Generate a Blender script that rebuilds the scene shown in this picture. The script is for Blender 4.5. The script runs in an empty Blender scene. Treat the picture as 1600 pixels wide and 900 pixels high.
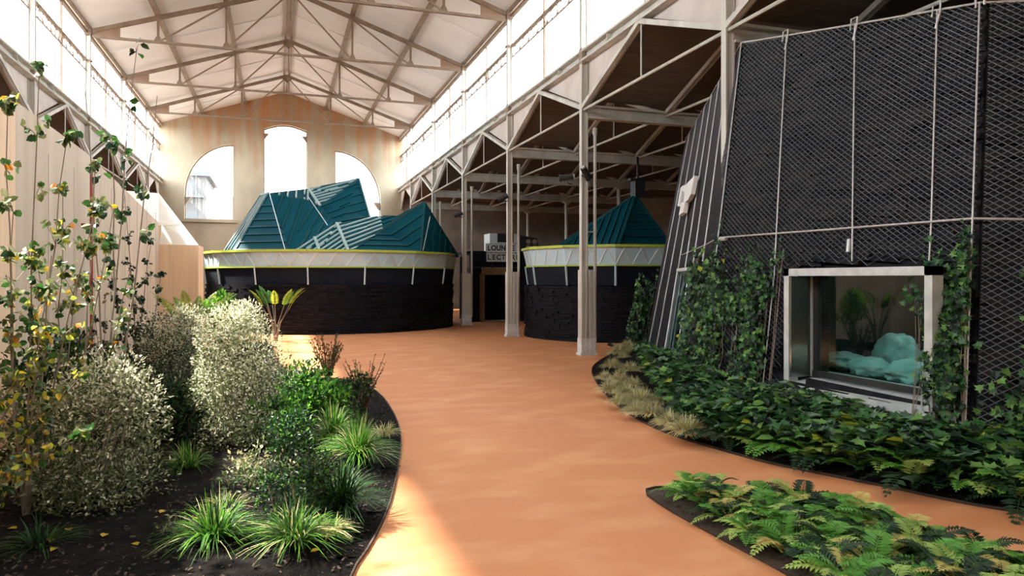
import bpy, math, random
from mathutils import Vector, Matrix, noise
R = random.Random(7)
scene = bpy.context.scene
COL = scene.collection

# ------------------------------------------------------------------ camera
FPX = 1120.0; HZ = 435.0; CAMH = 1.8; TH = math.radians(18.1)
SN, CS = math.sin(TH), math.cos(TH)
cam_d = bpy.data.cameras.new('camera'); cam = bpy.data.objects.new('camera', cam_d); COL.objects.link(cam)
cam.location = (0, 0, CAMH); cam.rotation_euler = (math.pi / 2, 0, -TH)
cam_d.sensor_width = 36; cam_d.lens = FPX / 1600 * 36; cam_d.shift_y = (HZ - 450) / 1600
cam_d.clip_start = 0.05; cam_d.clip_end = 500
scene.camera = cam
# ------------------------------------------------------------------ sky, sun, exposure
SKY = 9.5; SUN = 24.0; EXPO = 0.24
w = bpy.data.worlds.new('sky'); scene.world = w; w.use_nodes = True
bg = w.node_tree.nodes['Background']; bg.inputs[0].default_value = (0.93, 0.97, 1.0, 1); bg.inputs[1].default_value = SKY
sd = bpy.data.lights.new('sun', 'SUN'); sd.energy = SUN; sd.angle = math.radians(2.2); sd.color = (1, 0.92, 0.80)
sun = bpy.data.objects.new('sun', sd); COL.objects.link(sun)
sun.rotation_euler = Vector((1.0, -0.45, -1.42)).to_track_quat('-Z', 'Y').to_euler()
sun.location = (-10, 20, 20)
vs = scene.view_settings; vs.view_transform = 'Standard'; vs.look = 'None'; vs.exposure = EXPO; vs.gamma = 1; vs.use_curve_mapping = False
cy = scene.cycles
cy.caustics_reflective = False; cy.caustics_refractive = False
cy.max_bounces = 10; cy.diffuse_bounces = 6; cy.glossy_bounces = 4; cy.transparent_max_bounces = 24
cy.sample_clamp_indirect = 12

# ------------------------------------------------------------------ helpers
def W(u, v, zc):
    """world point seen at (u,v) of the 1600x900 frame, zc metres in front of the camera"""
    xc = (u - 800) / FPX * zc
    return Vector((xc * CS + zc * SN, -xc * SN + zc * CS, CAMH + (HZ - v) / FPX * zc))
def G(u, v, z=0.0):
    return W(u, v, (CAMH - z) * FPX / (v - HZ))
def AY(u, v, Y):
    k = (u - 800) / FPX; X = (k * Y * CS + Y * SN) / (CS - k * SN)
    return W(u, v, X * SN + Y * CS)
def AX(u, v, X):
    k = (u - 800) / FPX; Y = (X * CS - k * X * SN) / (k * CS + SN)
    return W(u, v, X * SN + Y * CS)
def lin(c):
    return tuple(((x / 255) / 12.92 if x / 255 <= 0.04045 else ((x / 255 + 0.055) / 1.055) ** 2.4) for x in c)

class MB:
    def __init__(s): s.v = []; s.f = []; s.m = []
    def face(s, pts, mi=0):
        n = len(s.v); s.v.extend([tuple(p) for p in pts]); s.f.append(tuple(range(n, n + len(pts)))); s.m.append(mi)
    def box(s, c, d, mi=0, rz=0.0):
        cx, cy_, cz = c; hx, hy, hz = d[0] / 2, d[1] / 2, d[2] / 2
        ca, sa = math.cos(rz), math.sin(rz); n = len(s.v)
        for z in (-hz, hz):
            for x, y in ((-hx, -hy), (hx, -hy), (hx, hy), (-hx, hy)):
                s.v.append((cx + x * ca - y * sa, cy_ + x * sa + y * ca, cz + z))
        for f in ((3, 2, 1, 0), (4, 5, 6, 7), (0, 1, 5, 4), (1, 2, 6, 5), (2, 3, 7, 6), (3, 0, 4, 7)):
            s.f.append(tuple(n + i for i in f)); s.m.append(mi)
    def hexa(s, b, t, mi=0):
        n = len(s.v); s.v.extend([tuple(p) for p in b] + [tuple(p) for p in t])
        for f in ((3, 2, 1, 0), (4, 5, 6, 7), (0, 1, 5, 4), (1, 2, 6, 5), (2, 3, 7, 6), (3, 0, 4, 7)):
            s.f.append(tuple(n + i for i in f)); s.m.append(mi)
    def bar(s, a, b, wd, ht, up=(0, 0, 1), mi=0):
        a = Vector(a); b = Vector(b); d = (b - a).normalized(); up = Vector(up)
        if abs(d.dot(up)) > 0.98: up = Vector((1, 0, 0))
        sd_ = d.cross(up).normalized(); u2 = sd_.cross(d).normalized()
        q = [(-1, -1), (1, -1), (1, 1), (-1, 1)]
        s.hexa([a + sd_ * (x * wd / 2) + u2 * (y * ht / 2) for x, y in q], [b + sd_ * (x * wd / 2) + u2 * (y * ht / 2) for x, y in q], mi)
    def tube(s, pts, r, n=6, mi=0, r1=None, cap=True):
        pts = [Vector(p) for p in pts]; base = len(s.v); N = len(pts)
        for i, p in enumerate(pts):
            d = (pts[min(i + 1, N - 1)] - pts[max(i - 1, 0)]).normalized()
            up = Vector((0, 0, 1)) if abs(d.z) < 0.9 else Vector((1, 0, 0))
            a = d.cross(up).normalized(); b = a.cross(d)
            rr = r if r1 is None else r + (r1 - r) * i / (N - 1)
            for k in range(n):
                t = 2 * math.pi * k / n; s.v.append(tuple(p + a * (rr * math.cos(t)) + b * (rr * math.sin(t))))
        for i in range(N - 1):
            for k in range(n):
                k2 = (k + 1) % n
                s.f.append((base + i * n + k, base + i * n + k2, base + (i + 1) * n + k2, base + (i + 1) * n + k)); s.m.append(mi)
        if cap:
            s.f.append(tuple(base + k for k in range(n))[::-1]); s.m.append(mi)
            s.f.append(tuple(base + (N - 1) * n + k for k in range(n))); s.m.append(mi)
    def prism(s, pts, off, mi=0):
        """closed polygon pts pushed by vector off"""
        off = Vector(off); n = len(s.v); k = len(pts); pts = [Vector(p) for p in pts]
        s.v.extend([tuple(p) for p in pts] + [tuple(p + off) for p in pts])
        s.f.append(tuple(n + i for i in range(k))[::-1]); s.m.append(mi)
        s.f.append(tuple(n + k + i for i in range(k))); s.m.append(mi)
        for i in range(k):
            j = (i + 1) % k; s.f.append((n + i, n + j, n + k + j, n + k + i)); s.m.append(mi)
    def leaf(s, p, d, nrm, L, Wd, mi=0, fold=0.25, rnd=False):
        sd_ = d.cross(nrm)
        if sd_.length < 1e-4: sd_ = d.orthogonal()
        sd_.normalize(); up = sd_.cross(d).normalized()
        t = p + d * L - up * (L * 0.12); n = len(s.v)
        if rnd:
            q = [p, p + d * (L * .25) + sd_ * (Wd * .5) + up * (fold * Wd), p + d * (L * .68) + sd_ * (Wd * .42) + up * (fold * Wd * .7), t,
                 p + d * (L * .68) - sd_ * (Wd * .42) + up * (fold * Wd * .7), p + d * (L * .25) - sd_ * (Wd * .5) + up * (fold * Wd)]
            s.v.extend([tuple(x) for x in q]); s.f.append((n, n + 1, n + 2, n + 3)); s.f.append((n, n + 3, n + 4, n + 5)); s.m += [mi, mi]
        else:
            m = p + d * (L * .45)
            q = [p, m + sd_ * (Wd / 2) + up * (fold * Wd), t, m - sd_ * (Wd / 2) + up * (fold * Wd)]
            s.v.extend([tuple(x) for x in q]); s.f.append((n, n + 1, n + 2)); s.f.append((n, n + 2, n + 3)); s.m += [mi, mi]
    def star(s, p, d, nrm, L, mi=0):
        """five lobed palmate leaf"""
        sd_ = d.cross(nrm)
        if sd_.length < 1e-4: sd_ = d.orthogonal()
        sd_.normalize(); up = sd_.cross(d).normalized(); n = len(s.v)
        out = [(0, 0), (.1, .28), (.02, .62), (.38, .34), (.58, .56), (.68, .2), (1, 0), (.68, -.2), (.58, -.56), (.38, -.34), (.02, -.62), (.1, -.28)]
        s.v.extend([tuple(p + d * (x * L) + sd_ * (y * L) + up * (abs(y) * .22 * L - x * x * .16 * L)) for x, y in out])
        s.f.append(tuple(n + i for i in range(0, 7))); s.f.append((n, n + 6, n + 7, n + 8, n + 9, n + 10, n + 11)); s.m += [mi, mi]
    def build(s, name, mats, parent=None, smooth=False):
        me = bpy.data.meshes.new(name)
        me.from_pydata(s.v, [], s.f)
        for m in (mats if isinstance(mats, (list, tuple)) else [mats]): me.materials.append(m)
        me.polygons.foreach_set('material_index', s.m)
        if smooth: me.polygons.foreach_set('use_smooth', [True] * len(s.f))
        me.update()
        o = bpy.data.objects.new(name, me); COL.objects.link(o)
        if parent is not None: put(o, parent)
        return o
def put(o, parent):
    """parent keeping the world coordinates the mesh was written in"""
    o.parent = parent; o.matrix_parent_inverse = Matrix.Translation(-parent.location) if parent.type == 'EMPTY' else Matrix.Identity(4)
def tag(o, label=None, cat=None, group=None, kind=None):
    if label: o['label'] = label
    if cat: o['category'] = cat
    if group: o['group'] = group
    if kind: o['kind'] = kind
    return o
def thing(name, label, cat, loc=(0, 0, 0), group=None):
    o = bpy.data.objects.new(name, None); o.empty_display_size = 0.2; COL.objects.link(o); o.location = loc
    return tag(o, label, cat, group)
def dup(root, loc, rz=0.0, sc=1.0, label=None, group=None):
    c = root.copy(); COL.objects.link(c); c.location = loc; c.rotation_euler = (0, 0, rz); c.scale = (sc, sc, sc)
    if label: c['label'] = label
    if group: c['group'] = group
    for ch in root.children:
        d = ch.copy(); COL.objects.link(d); d.parent = c
        for g in ch.children:
            e = g.copy(); COL.objects.link(e); e.parent = d
    return c

# ------------------------------------------------------------------ materials
def pm(name, c1, c2=None, scale=4.0, rough=0.7, metal=0.0, bump=0.0, stretch=(1, 1, 1), detail=4, bscale=None, lo=0.35, hi=0.65, spec=0.5):
    m = bpy.data.materials.new(name); m.use_nodes = True; nt = m.node_tree; N = nt.nodes; L = nt.links
    b = N['Principled BSDF']; b.inputs['Roughness'].default_value = rough; b.inputs['Metallic'].default_value = metal
    b.inputs['Specular IOR Level'].default_value = spec
    tc = N.new('ShaderNodeTexCoord'); mp = N.new('ShaderNodeMapping'); mp.inputs['Scale'].default_value = stretch
    L.new(tc.outputs['Object'], mp.inputs[0])
    nz = N.new('ShaderNodeTexNoise'); nz.inputs['Scale'].default_value = scale; nz.inputs['Detail'].default_value = detail
    L.new(mp.outputs[0], nz.inputs['Vector'])
    cr = N.new('ShaderNodeValToRGB'); cr.color_ramp.elements[0].position = lo; cr.color_ramp.elements[1].position = hi
    cr.color_ramp.elements[0].color = (*c1, 1); cr.color_ramp.elements[1].color = (*(c2 or tuple(x * .8 for x in c1)), 1)
    L.new(nz.outputs[0], cr.inputs[0]); L.new(cr.outputs[0], b.inputs['Base Color'])
    if bump:
        n2 = N.new('ShaderNodeTexNoise'); n2.inputs['Scale'].default_value = bscale or scale * 6; n2.inputs['Detail'].default_value = 3
        L.new(mp.outputs[0], n2.inputs['Vector'])
        bp = N.new('ShaderNodeBump'); bp.inputs['Strength'].default_value = bump; bp.inputs['Distance'].default_value = 0.02
        L.new(n2.outputs[0], bp.inputs['Height']); L.new(bp.outputs[0], b.inputs['Normal'])
    return m
def leafmat(name, c, tr=0.35, rough=0.45):
    m = bpy.data.materials.new(name); m.use_nodes = True; nt = m.node_tree; N = nt.nodes; L = nt.links
    b = N['Principled BSDF']; b.inputs['Roughness'].default_value = rough; b.inputs['Specular IOR Level'].default_value = 0.35
    tc = N.new('ShaderNodeTexCoord'); nz = N.new('ShaderNodeTexNoise'); nz.inputs['Scale'].default_value = 9
    L.new(tc.outputs['Object'], nz.inputs['Vector'])
    cr = N.new('ShaderNodeValToRGB'); cr.color_ramp.elements[0].position = .3; cr.color_ramp.elements[1].position = .7
    cr.color_ramp.elements[0].color = (*[x * .75 for x in c], 1); cr.color_ramp.elements[1].color = (*[min(1, x * 1.2) for x in c], 1)
    L.new(nz.outputs[0], cr.inputs[0]); L.new(cr.outputs[0], b.inputs['Base Color'])
    t = N.new('ShaderNodeBsdfTranslucent'); L.new(cr.outputs[0], t.inputs[0])
    mx = N.new('ShaderNodeMixShader'); mx.inputs[0].default_value = tr
    L.new(b.outputs[0], mx.inputs[1]); L.new(t.outputs[0], mx.inputs[2]); L.new(mx.outputs[0], N['Material Output'].inputs[0])
    return m
def glassmat(name, tint, refl=0.12, rough=0.0):
    m = bpy.data.materials.new(name); m.use_nodes = True; nt = m.node_tree; N = nt.nodes; L = nt.links
    N.remove(N['Principled BSDF'])
    t = N.new('ShaderNodeBsdfTransparent'); t.inputs[0].default_value = (*tint, 1)
    g = N.new('ShaderNodeBsdfGlossy'); g.inputs['Roughness'].default_value = rough
    if refl is None:
        mx = N.new('ShaderNodeMixShader'); mx.inputs[0].default_value = .03; L.new(t.outputs[0], mx.inputs[1]); L.new(g.outputs[0], mx.inputs[2])
        L.new(mx.outputs[0], N['Material Output'].inputs[0]); return m
    lw = N.new('ShaderNodeLayerWeight'); lw.inputs[0].default_value = .5
    pw = N.new('ShaderNodeMath'); pw.operation = 'POWER'; pw.inputs[1].default_value = 4; L.new(lw.outputs['Facing'], pw.inputs[0])
    ad = N.new('ShaderNodeMath'); ad.operation = 'MULTIPLY_ADD'; ad.use_clamp = True; ad.inputs[1].default_value = .8; ad.inputs[2].default_value = .04 + refl
    L.new(pw.outputs[0], ad.inputs[0])
    mx = N.new('ShaderNodeMixShader'); L.new(ad.outputs[0], mx.inputs[0]); L.new(t.outputs[0], mx.inputs[1]); L.new(g.outputs[0], mx.inputs[2])
    L.new(mx.outputs[0], N['Material Output'].inputs[0])
    return m

M = {}
M['floor'] = pm('poured_orange_floor', (.53, .212, .083), (.64, .31, .145), 1.5, .7, bump=.12, bscale=30, stretch=(.8, 1.3, 1), detail=12, lo=.46, hi=.76)
M['concrete'] = pm('concrete', (.30, .28, .26), (.22, .2, .19), 1.2, .9)
M['roofsheet'] = pm('white_roof_sheet', (.88, .905, .93), (.79, .81, .83), .5, .8, stretch=(.4, 1.2, 1))
M['truss'] = pm('brown_painted_steel', (.30, .235, .175), (.22, .16, .115), 3, .6)
M['gusset'] = pm('red_primed_plate', (.36, .25, .18), (.30, .2, .145), 4, .6)
M['steel'] = pm('beige_painted_steel', (.56, .55, .49), (.42, .41, .36), 2.5, .5, stretch=(1, 1, .3))
M['steelwhite'] = pm('white_painted_base', (.66, .68, .68), (.5, .5, .48), 6, .55)
M['plaster'] = None
M['aislewood'] = pm('dark_boarding', (.165, .138, .12), (.12, .10, .088), 3, .85, stretch=(.3, 6, 1))
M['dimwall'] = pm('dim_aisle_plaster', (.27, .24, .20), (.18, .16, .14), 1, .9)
M['infill'] = pm('pale_infill_board', (.58, .52, .47), (.5, .44, .4), 2, .8)
M['ply'] = pm('pale_plywood', (.58, .485, .37), (.49, .395, .29), 1.0, .7, stretch=(3, 3, .3), detail=10)
M['plypink'] = pm('pink_plywood', (.78, .57, .37), (.70, .50, .32), 2.2, .7, stretch=(5, 5, .3), detail=6)
M['plywhite'] = pm('white_board', (.80, .76, .68), (.76, .71, .62), 2, .6)
M['teal'] = pm('teal_standing_seam', (.0005, .052, .073), (.0005, .044, .064), .7, .6, spec=.08)
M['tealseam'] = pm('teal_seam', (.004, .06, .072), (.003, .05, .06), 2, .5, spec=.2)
M['litseam_flashing'] = pm('lit_seam_and_flashing', (.30, .40, .40), (.24, .34, .34), 2, .4)  # paler seam tone with skylight painted in, for lit facets; also flashing
M['slate'] = pm('black_slate', (.002, .002, .004), (.011, .011, .016), 7, .6, bump=.5, bscale=28, spec=.12)
M['rock'] = pm('dark_grey_slate', (.008, .010, .014), (.026, .025, .026), 2.0, .85, bump=.5, bscale=30, stretch=(1, 1, 2.5), spec=.15)
M['fabric'] = pm('black_fabric', (.007, .009, .015), (.010, .013, .020), 2, .8, spec=.12)
M['lime'] = pm('lime_strip', (.40, .49, .05), (.35, .43, .05), 3, .5)
M['band'] = pm('translucent_band', (.47, .62, .69), (.40, .54, .60), 1.2, .4)
M['wire'] = pm('galvanised_wire', (.105, .12, .145), (.08, .09, .11), 20, .5, metal=.0)
M['cable'] = pm('steel_cable', (.55, .56, .56), (.42, .43, .44), 15, .4, metal=.3)
M['winframe'] = pm('galvanised_frame', (.60, .64, .63), (.46, .5, .5), 6, .45, metal=.2)
M['black'] = pm('black_plastic', (.012, .012, .014), (.02, .02, .022), 6, .5)
M['darkint'] = pm('dark_interior', (.02, .055, .05), (.03, .075, .065), 2, .8)
M['bag'] = pm('pale_green_sack', (.26, .46, .43), (.18, .36, .34), 5, .55, bump=.4, bscale=14)
M['soil'] = pm('shaded_soil', (.003, .0027, .003), (.011, .009, .008), 14, .95, bump=.9, bscale=60, spec=.1)  # bed soil with the shade painted into its colour
M['soil_lit'] = pm('lit_soil', (.05, .032, .024), (.085, .056, .042), 14, .95, bump=.9, bscale=60)  # the same soil as it looks in the light, for the pointed bed
M['mulch'] = pm('bark_chips', (.025, .017, .012), (.055, .038, .026), 9, .9)
M['mulch2'] = pm('pale_bark_chips', (.085, .062, .044), (.06, .044, .03), 9, .9)
M['bark'] = pm('grey_bark', (.16, .12, .095), (.26, .22, .18), 14, .85, stretch=(1, 1, .3))
M['redbark'] = pm('red_twig', (.22, .09, .05), (.16, .07, .045), 14, .8)
M['red'] = pm('red_paint', (.42, .03, .025), (.34, .025, .02), 6, .5)
M['signwhite'] = pm('pale_sign_face', (.62, .66, .64), (.55, .6, .58), 3, .6)
M['signblack'] = pm('black_letter', (.015, .015, .017), (.02, .02, .02), 3, .6)
M['white'] = pm('white_paint', (.8, .8, .77), (.72, .72, .7), 4, .5)
M['ochre'] = pm('ochre_board', (.22, .13, .065), (.17, .1, .05), 3, .7)
M['facade'] = pm('pale_facade', (.118, .116, .114), (.108, .107, .106), .4, .8)
M['facwin'] = pm('pale_shutter', (.092, .10, .106), (.086, .094, .10), 2, .5)
M['hill'] = pm('hazy_hill', (.112, .115, .113), (.10, .104, .102), .08, 1)
M['glass'] = glassmat('clear_glass', (.97, .98, .98), 0.0)
M['winglass'] = glassmat('viewing_glass', (.66, .86, .82), .05)
M['clere'] = glassmat('clerestory_pane', (.99, .99, .99), None)
M['cheek'] = pm('blue_grey_cheek', (.10, .145, .175), (.14, .19, .22), 2, .25)
M['mirror'] = pm('polished_reveal', (.35, .40, .38), (.2, .25, .24), 2, .12, metal=.9, stretch=(1, 8, .4))
def plaster():
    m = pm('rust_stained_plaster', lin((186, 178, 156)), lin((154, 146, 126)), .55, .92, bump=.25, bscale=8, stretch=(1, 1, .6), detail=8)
    nt = m.node_tree; N = nt.nodes; L = nt.links; b = N['Principled BSDF']
    base = b.inputs['Base Color'].links[0].from_socket
    geo = N.new('ShaderNodeNewGeometry'); mp = N.new('ShaderNodeMapping'); mp.inputs['Scale'].default_value = (2.2, 2.2, .16)
    L.new(geo.outputs['Position'], mp.inputs[0])
    nz = N.new('ShaderNodeTexNoise'); nz.inputs['Scale'].default_value = 1.0; nz.inputs['Detail'].default_value = 8; L.new(mp.outputs[0], nz.inputs['Vector'])
    sx = N.new('ShaderNodeSeparateXYZ'); L.new(geo.outputs['Position'], sx.inputs[0])
    mr = N.new('ShaderNodeMapRange'); mr.inputs[1].default_value = 6.5; mr.inputs[2].default_value = 11.5; mr.inputs[3].default_value = -.26; mr.inputs[4].default_value = .16
    L.new(sx.outputs['Z'], mr.inputs[0])
    ad = N.new('ShaderNodeMath'); ad.operation = 'ADD'; L.new(nz.outputs[0], ad.inputs[0]); L.new(mr.outputs[0], ad.inputs[1])
    cr = N.new('ShaderNodeValToRGB'); cr.color_ramp.elements[0].position = .42; cr.color_ramp.elements[1].position = .80
    cr.color_ramp.elements[0].color = (0, 0, 0, 1); cr.color_ramp.elements[1].color = (1, 1, 1, 1); L.new(ad.outputs[0], cr.inputs[0])
    mx = N.new('ShaderNodeMix'); mx.data_type = 'RGBA'; L.new(cr.outputs[0], mx.inputs[0]); L.new(base, mx.inputs[6]); mx.inputs[7].default_value = (*lin((176, 122, 80)), 1)
    L.new(mx.outputs[2], b.inputs['Base Color'])
    return m
M['plaster'] = plaster()
# ================================================================== THE HALL
XL, XR, XC = -5.95, 6.85, 0.45
YG = 42.3; YB = -7.21
YC = [-1.54 + 5.67 * i for i in range(8)]           # column rows
BAYS = list(zip([YB] + YC, YC + [YG]))
ZSILL, ZEAVE, ZRIDGE, ZVAL, ZTOP = 7.0, 10.1, 12.3, 5.85, 6.95
XO, XOL = 20.5, -14.0

f = MB(); f.face([(XOL, YB, 0), (XO, YB, 0), (XO, YG, 0), (XOL, YG, 0)]); tag(f.build('floor', M['floor']), kind='structure')
f = MB(); f.face([(-150, -120, -.25), (150, -120, -.25), (150, 260, -.25), (-150, 260, -.25)]); tag(f.build('ground', M['concrete']), kind='structure')
# main roof (solid sheets, both slopes)
c = MB()
for xe in (XL - .12, XR + .12):
    c.prism([(xe, YB, ZEAVE), (XC, YB, ZRIDGE), (XC, YB, ZRIDGE + .08), (xe, YB, ZEAVE + .08)], (0, YG - YB + .3, 0))
ceil = tag(c.build('ceiling', M['roofsheet']), kind='structure')
c = MB()                                             # thin sheet joints half way along each bay
for y0, y1 in BAYS:
    for t in (.5,):
        y = y0 + (y1 - y0) * t
        for xe in (XL, XR): c.bar((xe, y, ZEAVE - .015), (XC, y, ZRIDGE - .015), .05, .03)
c.build('roof_batten', M['roofsheet'], ceil)

# gable wall with the three part arched opening
def arc(cx, cz, rx, rz, a0, a1, n=14):
    return [(cx + rx * math.cos(a0 + (a1 - a0) * i / n), cz + rz * math.sin(a0 + (a1 - a0) * i / n)) for i in range(n + 1)]
def xz(u, v): p = AY(u, v, YG); return p.x, p.z
zs = xz(326, 343)[1]
lx0, lx1 = xz(288, 300)[0], xz(365, 300)[0]; lz0, lz1 = xz(288, 302)[1], xz(364, 226)[1]
mx0, mx1 = xz(412, 250)[0], xz(480, 250)[0]; mz0, mz1 = xz(446, 203)[1], xz(446, 195)[1]
rx0, rx1 = xz(524, 300)[0], xz(595, 300)[0]; rz0, rz1 = xz(595, 315)[1], xz(524, 235)[1]
holes = [
    [(lx1, zs), (lx0, zs)] + [(x, z) for x, z in arc(lx1, lz0, lx1 - lx0, lz1 - lz0, math.pi, math.pi / 2)],
    [(mx1, zs), (mx0, zs), (mx0, mz0)] + [(mx0 + (mx1 - mx0) * i / 8, mz0 + (mz1 - mz0) * math.sin(math.pi * i / 8)) for i in range(1, 8)] + [(mx1, mz0)],
    [(rx1, zs), (rx0, zs)] + [(x, z) for x, z in arc(rx0, rz0, rx1 - rx0, rz1 - rz0, math.pi / 2, 0)],
]
def wall_with_holes(name, outline, holes, y0, y1, mat):
    import bmesh
    bm = bmesh.new(); es = []
    for lp in [outline] + holes:
        vs_ = [bm.verts.new((x, y0, z)) for x, z in lp]
        es += [bm.edges.new((vs_[i], vs_[(i + 1) % len(vs_)])) for i in range(len(vs_))]
    bmesh.ops.triangle_fill(bm, use_beauty=True, use_dissolve=False, edges=es)
    g = bmesh.ops.extrude_face_region(bm, geom=bm.faces[:])
    bmesh.ops.translate(bm, verts=[e for e in g['geom'] if isinstance(e, bmesh.types.BMVert)], vec=(0, y1 - y0, 0))
    bmesh.ops.recalc_face_normals(bm, faces=bm.faces[:])
    me = bpy.data.meshes.new(name); bm.to_mesh(me); bm.free(); me.materials.append(mat)
    o = bpy.data.objects.new(name, me); COL.objects.link(o); return tag(o, kind='structure')
wall_with_holes('wall_far', [(XL - .2, 0), (XR + .2, 0), (XR + .2, ZEAVE + .02), (XC, ZRIDGE + .02), (XL - .2, ZEAVE + .02)], holes, YG, YG + .45, M['plaster'])
for i, h in enumerate(holes):                        # iron frame lining each opening + pane
    fr = MB(); pts = [Vector((x, YG + .30, z)) for x, z in h]
    for a, b in zip(pts, pts[1:] + pts[:1]): fr.bar(a, b, .10, .10, (0, 1, 0))
    wn = tag(fr.build('window_%d' % (i + 1), M['truss']), kind='structure')
    p = MB(); p.face([(x, YG + .31, z) for x, z in h]); p.build('pane', M['glass'], wn)
sl = MB(); sl.box(((lx0 + lx1) / 2, YG - .06, zs - .09), (lx1 - lx0 + .3, .14, .14)); sl.box(((mx0 + rx1) / 2, YG - .06, zs - .09), (rx1 - mx0 + .3, .14, .14))
tag(sl.build('trim_1', M['plaster']), kind='structure')
# broken iron stubs left in the openings
for (u, v) in ((414, 213), (478, 218), (292, 313), (590, 322)):
    x, z = xz(u, v); s = MB(); s.prism([(x - .22, YG + .1, z + .2), (x + .22, YG + .1, z + .2), (x + (.1 if u > 450 else -.1), YG + .1, z - .25)], (0, .18, 0))
    tag(s.build('iron_bracket', M['truss']), {414: 'rusty iron bracket at upper left of the middle gable window', 478: 'rusty iron bracket at upper right of the middle gable window',
        292: 'rusty iron bracket at the foot of the left gable window curve', 590: 'rusty iron bracket at the foot of the right gable window curve'}[u], 'bracket')
# aisle end walls, outer walls, back wall
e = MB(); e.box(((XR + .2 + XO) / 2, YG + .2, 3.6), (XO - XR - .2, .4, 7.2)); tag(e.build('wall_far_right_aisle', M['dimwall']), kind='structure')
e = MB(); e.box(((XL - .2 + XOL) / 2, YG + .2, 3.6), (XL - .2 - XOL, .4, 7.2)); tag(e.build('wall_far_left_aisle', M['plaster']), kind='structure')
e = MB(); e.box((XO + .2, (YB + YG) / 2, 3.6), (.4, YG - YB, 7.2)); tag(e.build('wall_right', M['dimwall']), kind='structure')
e = MB(); e.box((XOL - .2, (YB + YG) / 2, 3.6), (.4, YG - YB, 7.2)); tag(e.build('wall_left', M['infill']), kind='structure')
e = MB(); e.box(((XO + XOL) / 2, YB - .2, 3.55), (XO - XOL, .4, 7.1)); e.prism([(XL, YB - .4, 7), (XR, YB - .4, 7), (XR, YB - .4, ZEAVE), (XC, YB - .4, ZRIDGE), (XL, YB - .4, ZEAVE)], (0, .4, 0)); tag(e.build('wall_back', M['plaster']), kind='structure')

# clerestory windows: one window per bay and side
nwin = 4
for side, xg, sg in (('right', XR + .12, 1), ('left', XL - .12, -1)):
    for bi, (y0, y1) in enumerate(BAYS):
        if y1 < 0: pass
        ym = (y0 + y1) / 2; x = xg - sg * .06
        fr = MB()
        fr.bar((x, y0, ZEAVE - .16), (x, y1, ZEAVE - .16), .10, .10); fr.bar((x - sg * .12, y0, ZEAVE - .05), (x - sg * .12, y1, ZEAVE - .05), .08, .10)
        fr.bar((x, y0, 9.0), (x, y1, 9.0), .09, .07)
        fr.bar((x, y0, 8.66), (x, y1, 8.66), .035, .035)
        n = max(2, int((y1 - y0) / .36))
        for k in range(n + 1):
            yy = y0 + (y1 - y0) * k / n; fr.bar((x, yy, 8.66), (x, yy, 9.0), .025, .025)
            if k < n: fr.bar((x, yy, 8.66 if k % 2 else 9.0), (x, yy + (y1 - y0) / n, 9.0 if k % 2 else 8.66), .02, .02)
        fr.bar((x, ym, ZSILL + .2), (x, ym, ZEAVE - .1), .06, .06, (0, 1, 0))
        wn = tag(fr.build('window_%d' % nwin, M['truss']), kind='structure'); nwin += 1
        p = MB(); p.face([(xg, y0, ZSILL), (xg, y1, ZSILL), (xg, y1, ZEAVE), (xg, y0, ZEAVE)]); p.build('pane', M['clere'], wn)
    b = MB(); x = xg - sg * .12
    b.box((x, (YB + YG) / 2, ZSILL + .12), (.22, YG - YB, .05)); b.box((x, (YB + YG) / 2, ZSILL - .1), (.22, YG - YB, .05)); b.box((x + sg * .04, (YB + YG) / 2, ZSILL), (.05, YG - YB, .2))
    for y0, y1 in BAYS:
        for t in (.25, .75): b.box((x - sg * .06, y0 + (y1 - y0) * t, ZSILL), (.10, .03, .2))
    tag(b.build('trim_%d' % (2 if sg > 0 else 3), M['steel']), kind='structure')

# purlins running the length of the nave
for lab, xo, zz, wd in (('ridge purlin along the top of the white roof', 0, ZRIDGE - .08, .16),
                    ('upper purlin on the right roof slope', 2.15, None, .12), ('lower purlin on the right roof slope', 4.3, None, .12),
                    ('upper purlin on the left roof slope', -2.15, None, .12), ('lower purlin on the left roof slope', -4.3, None, .12)):
    p = MB(); x = XC + xo; z = (ZRIDGE - (ZRIDGE - ZEAVE) * abs(xo) / 6.4 - .07) if zz is None else zz
    if xo == 0:
        for s in (-.13, .13): p.bar((x + s, YB, z - .03), (x + s, YG, z - .03), .05, .12)
    else:
        p.bar((x, YB, z), (x, YG, z), wd, .12); p.bar((x, YB, z - .06), (x, YG, z - .06), wd + .06, .02)
    tag(p.build('roof_purlin', M['truss']), 'brown steel ' + lab, 'purlin', 'roof purlins')

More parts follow.
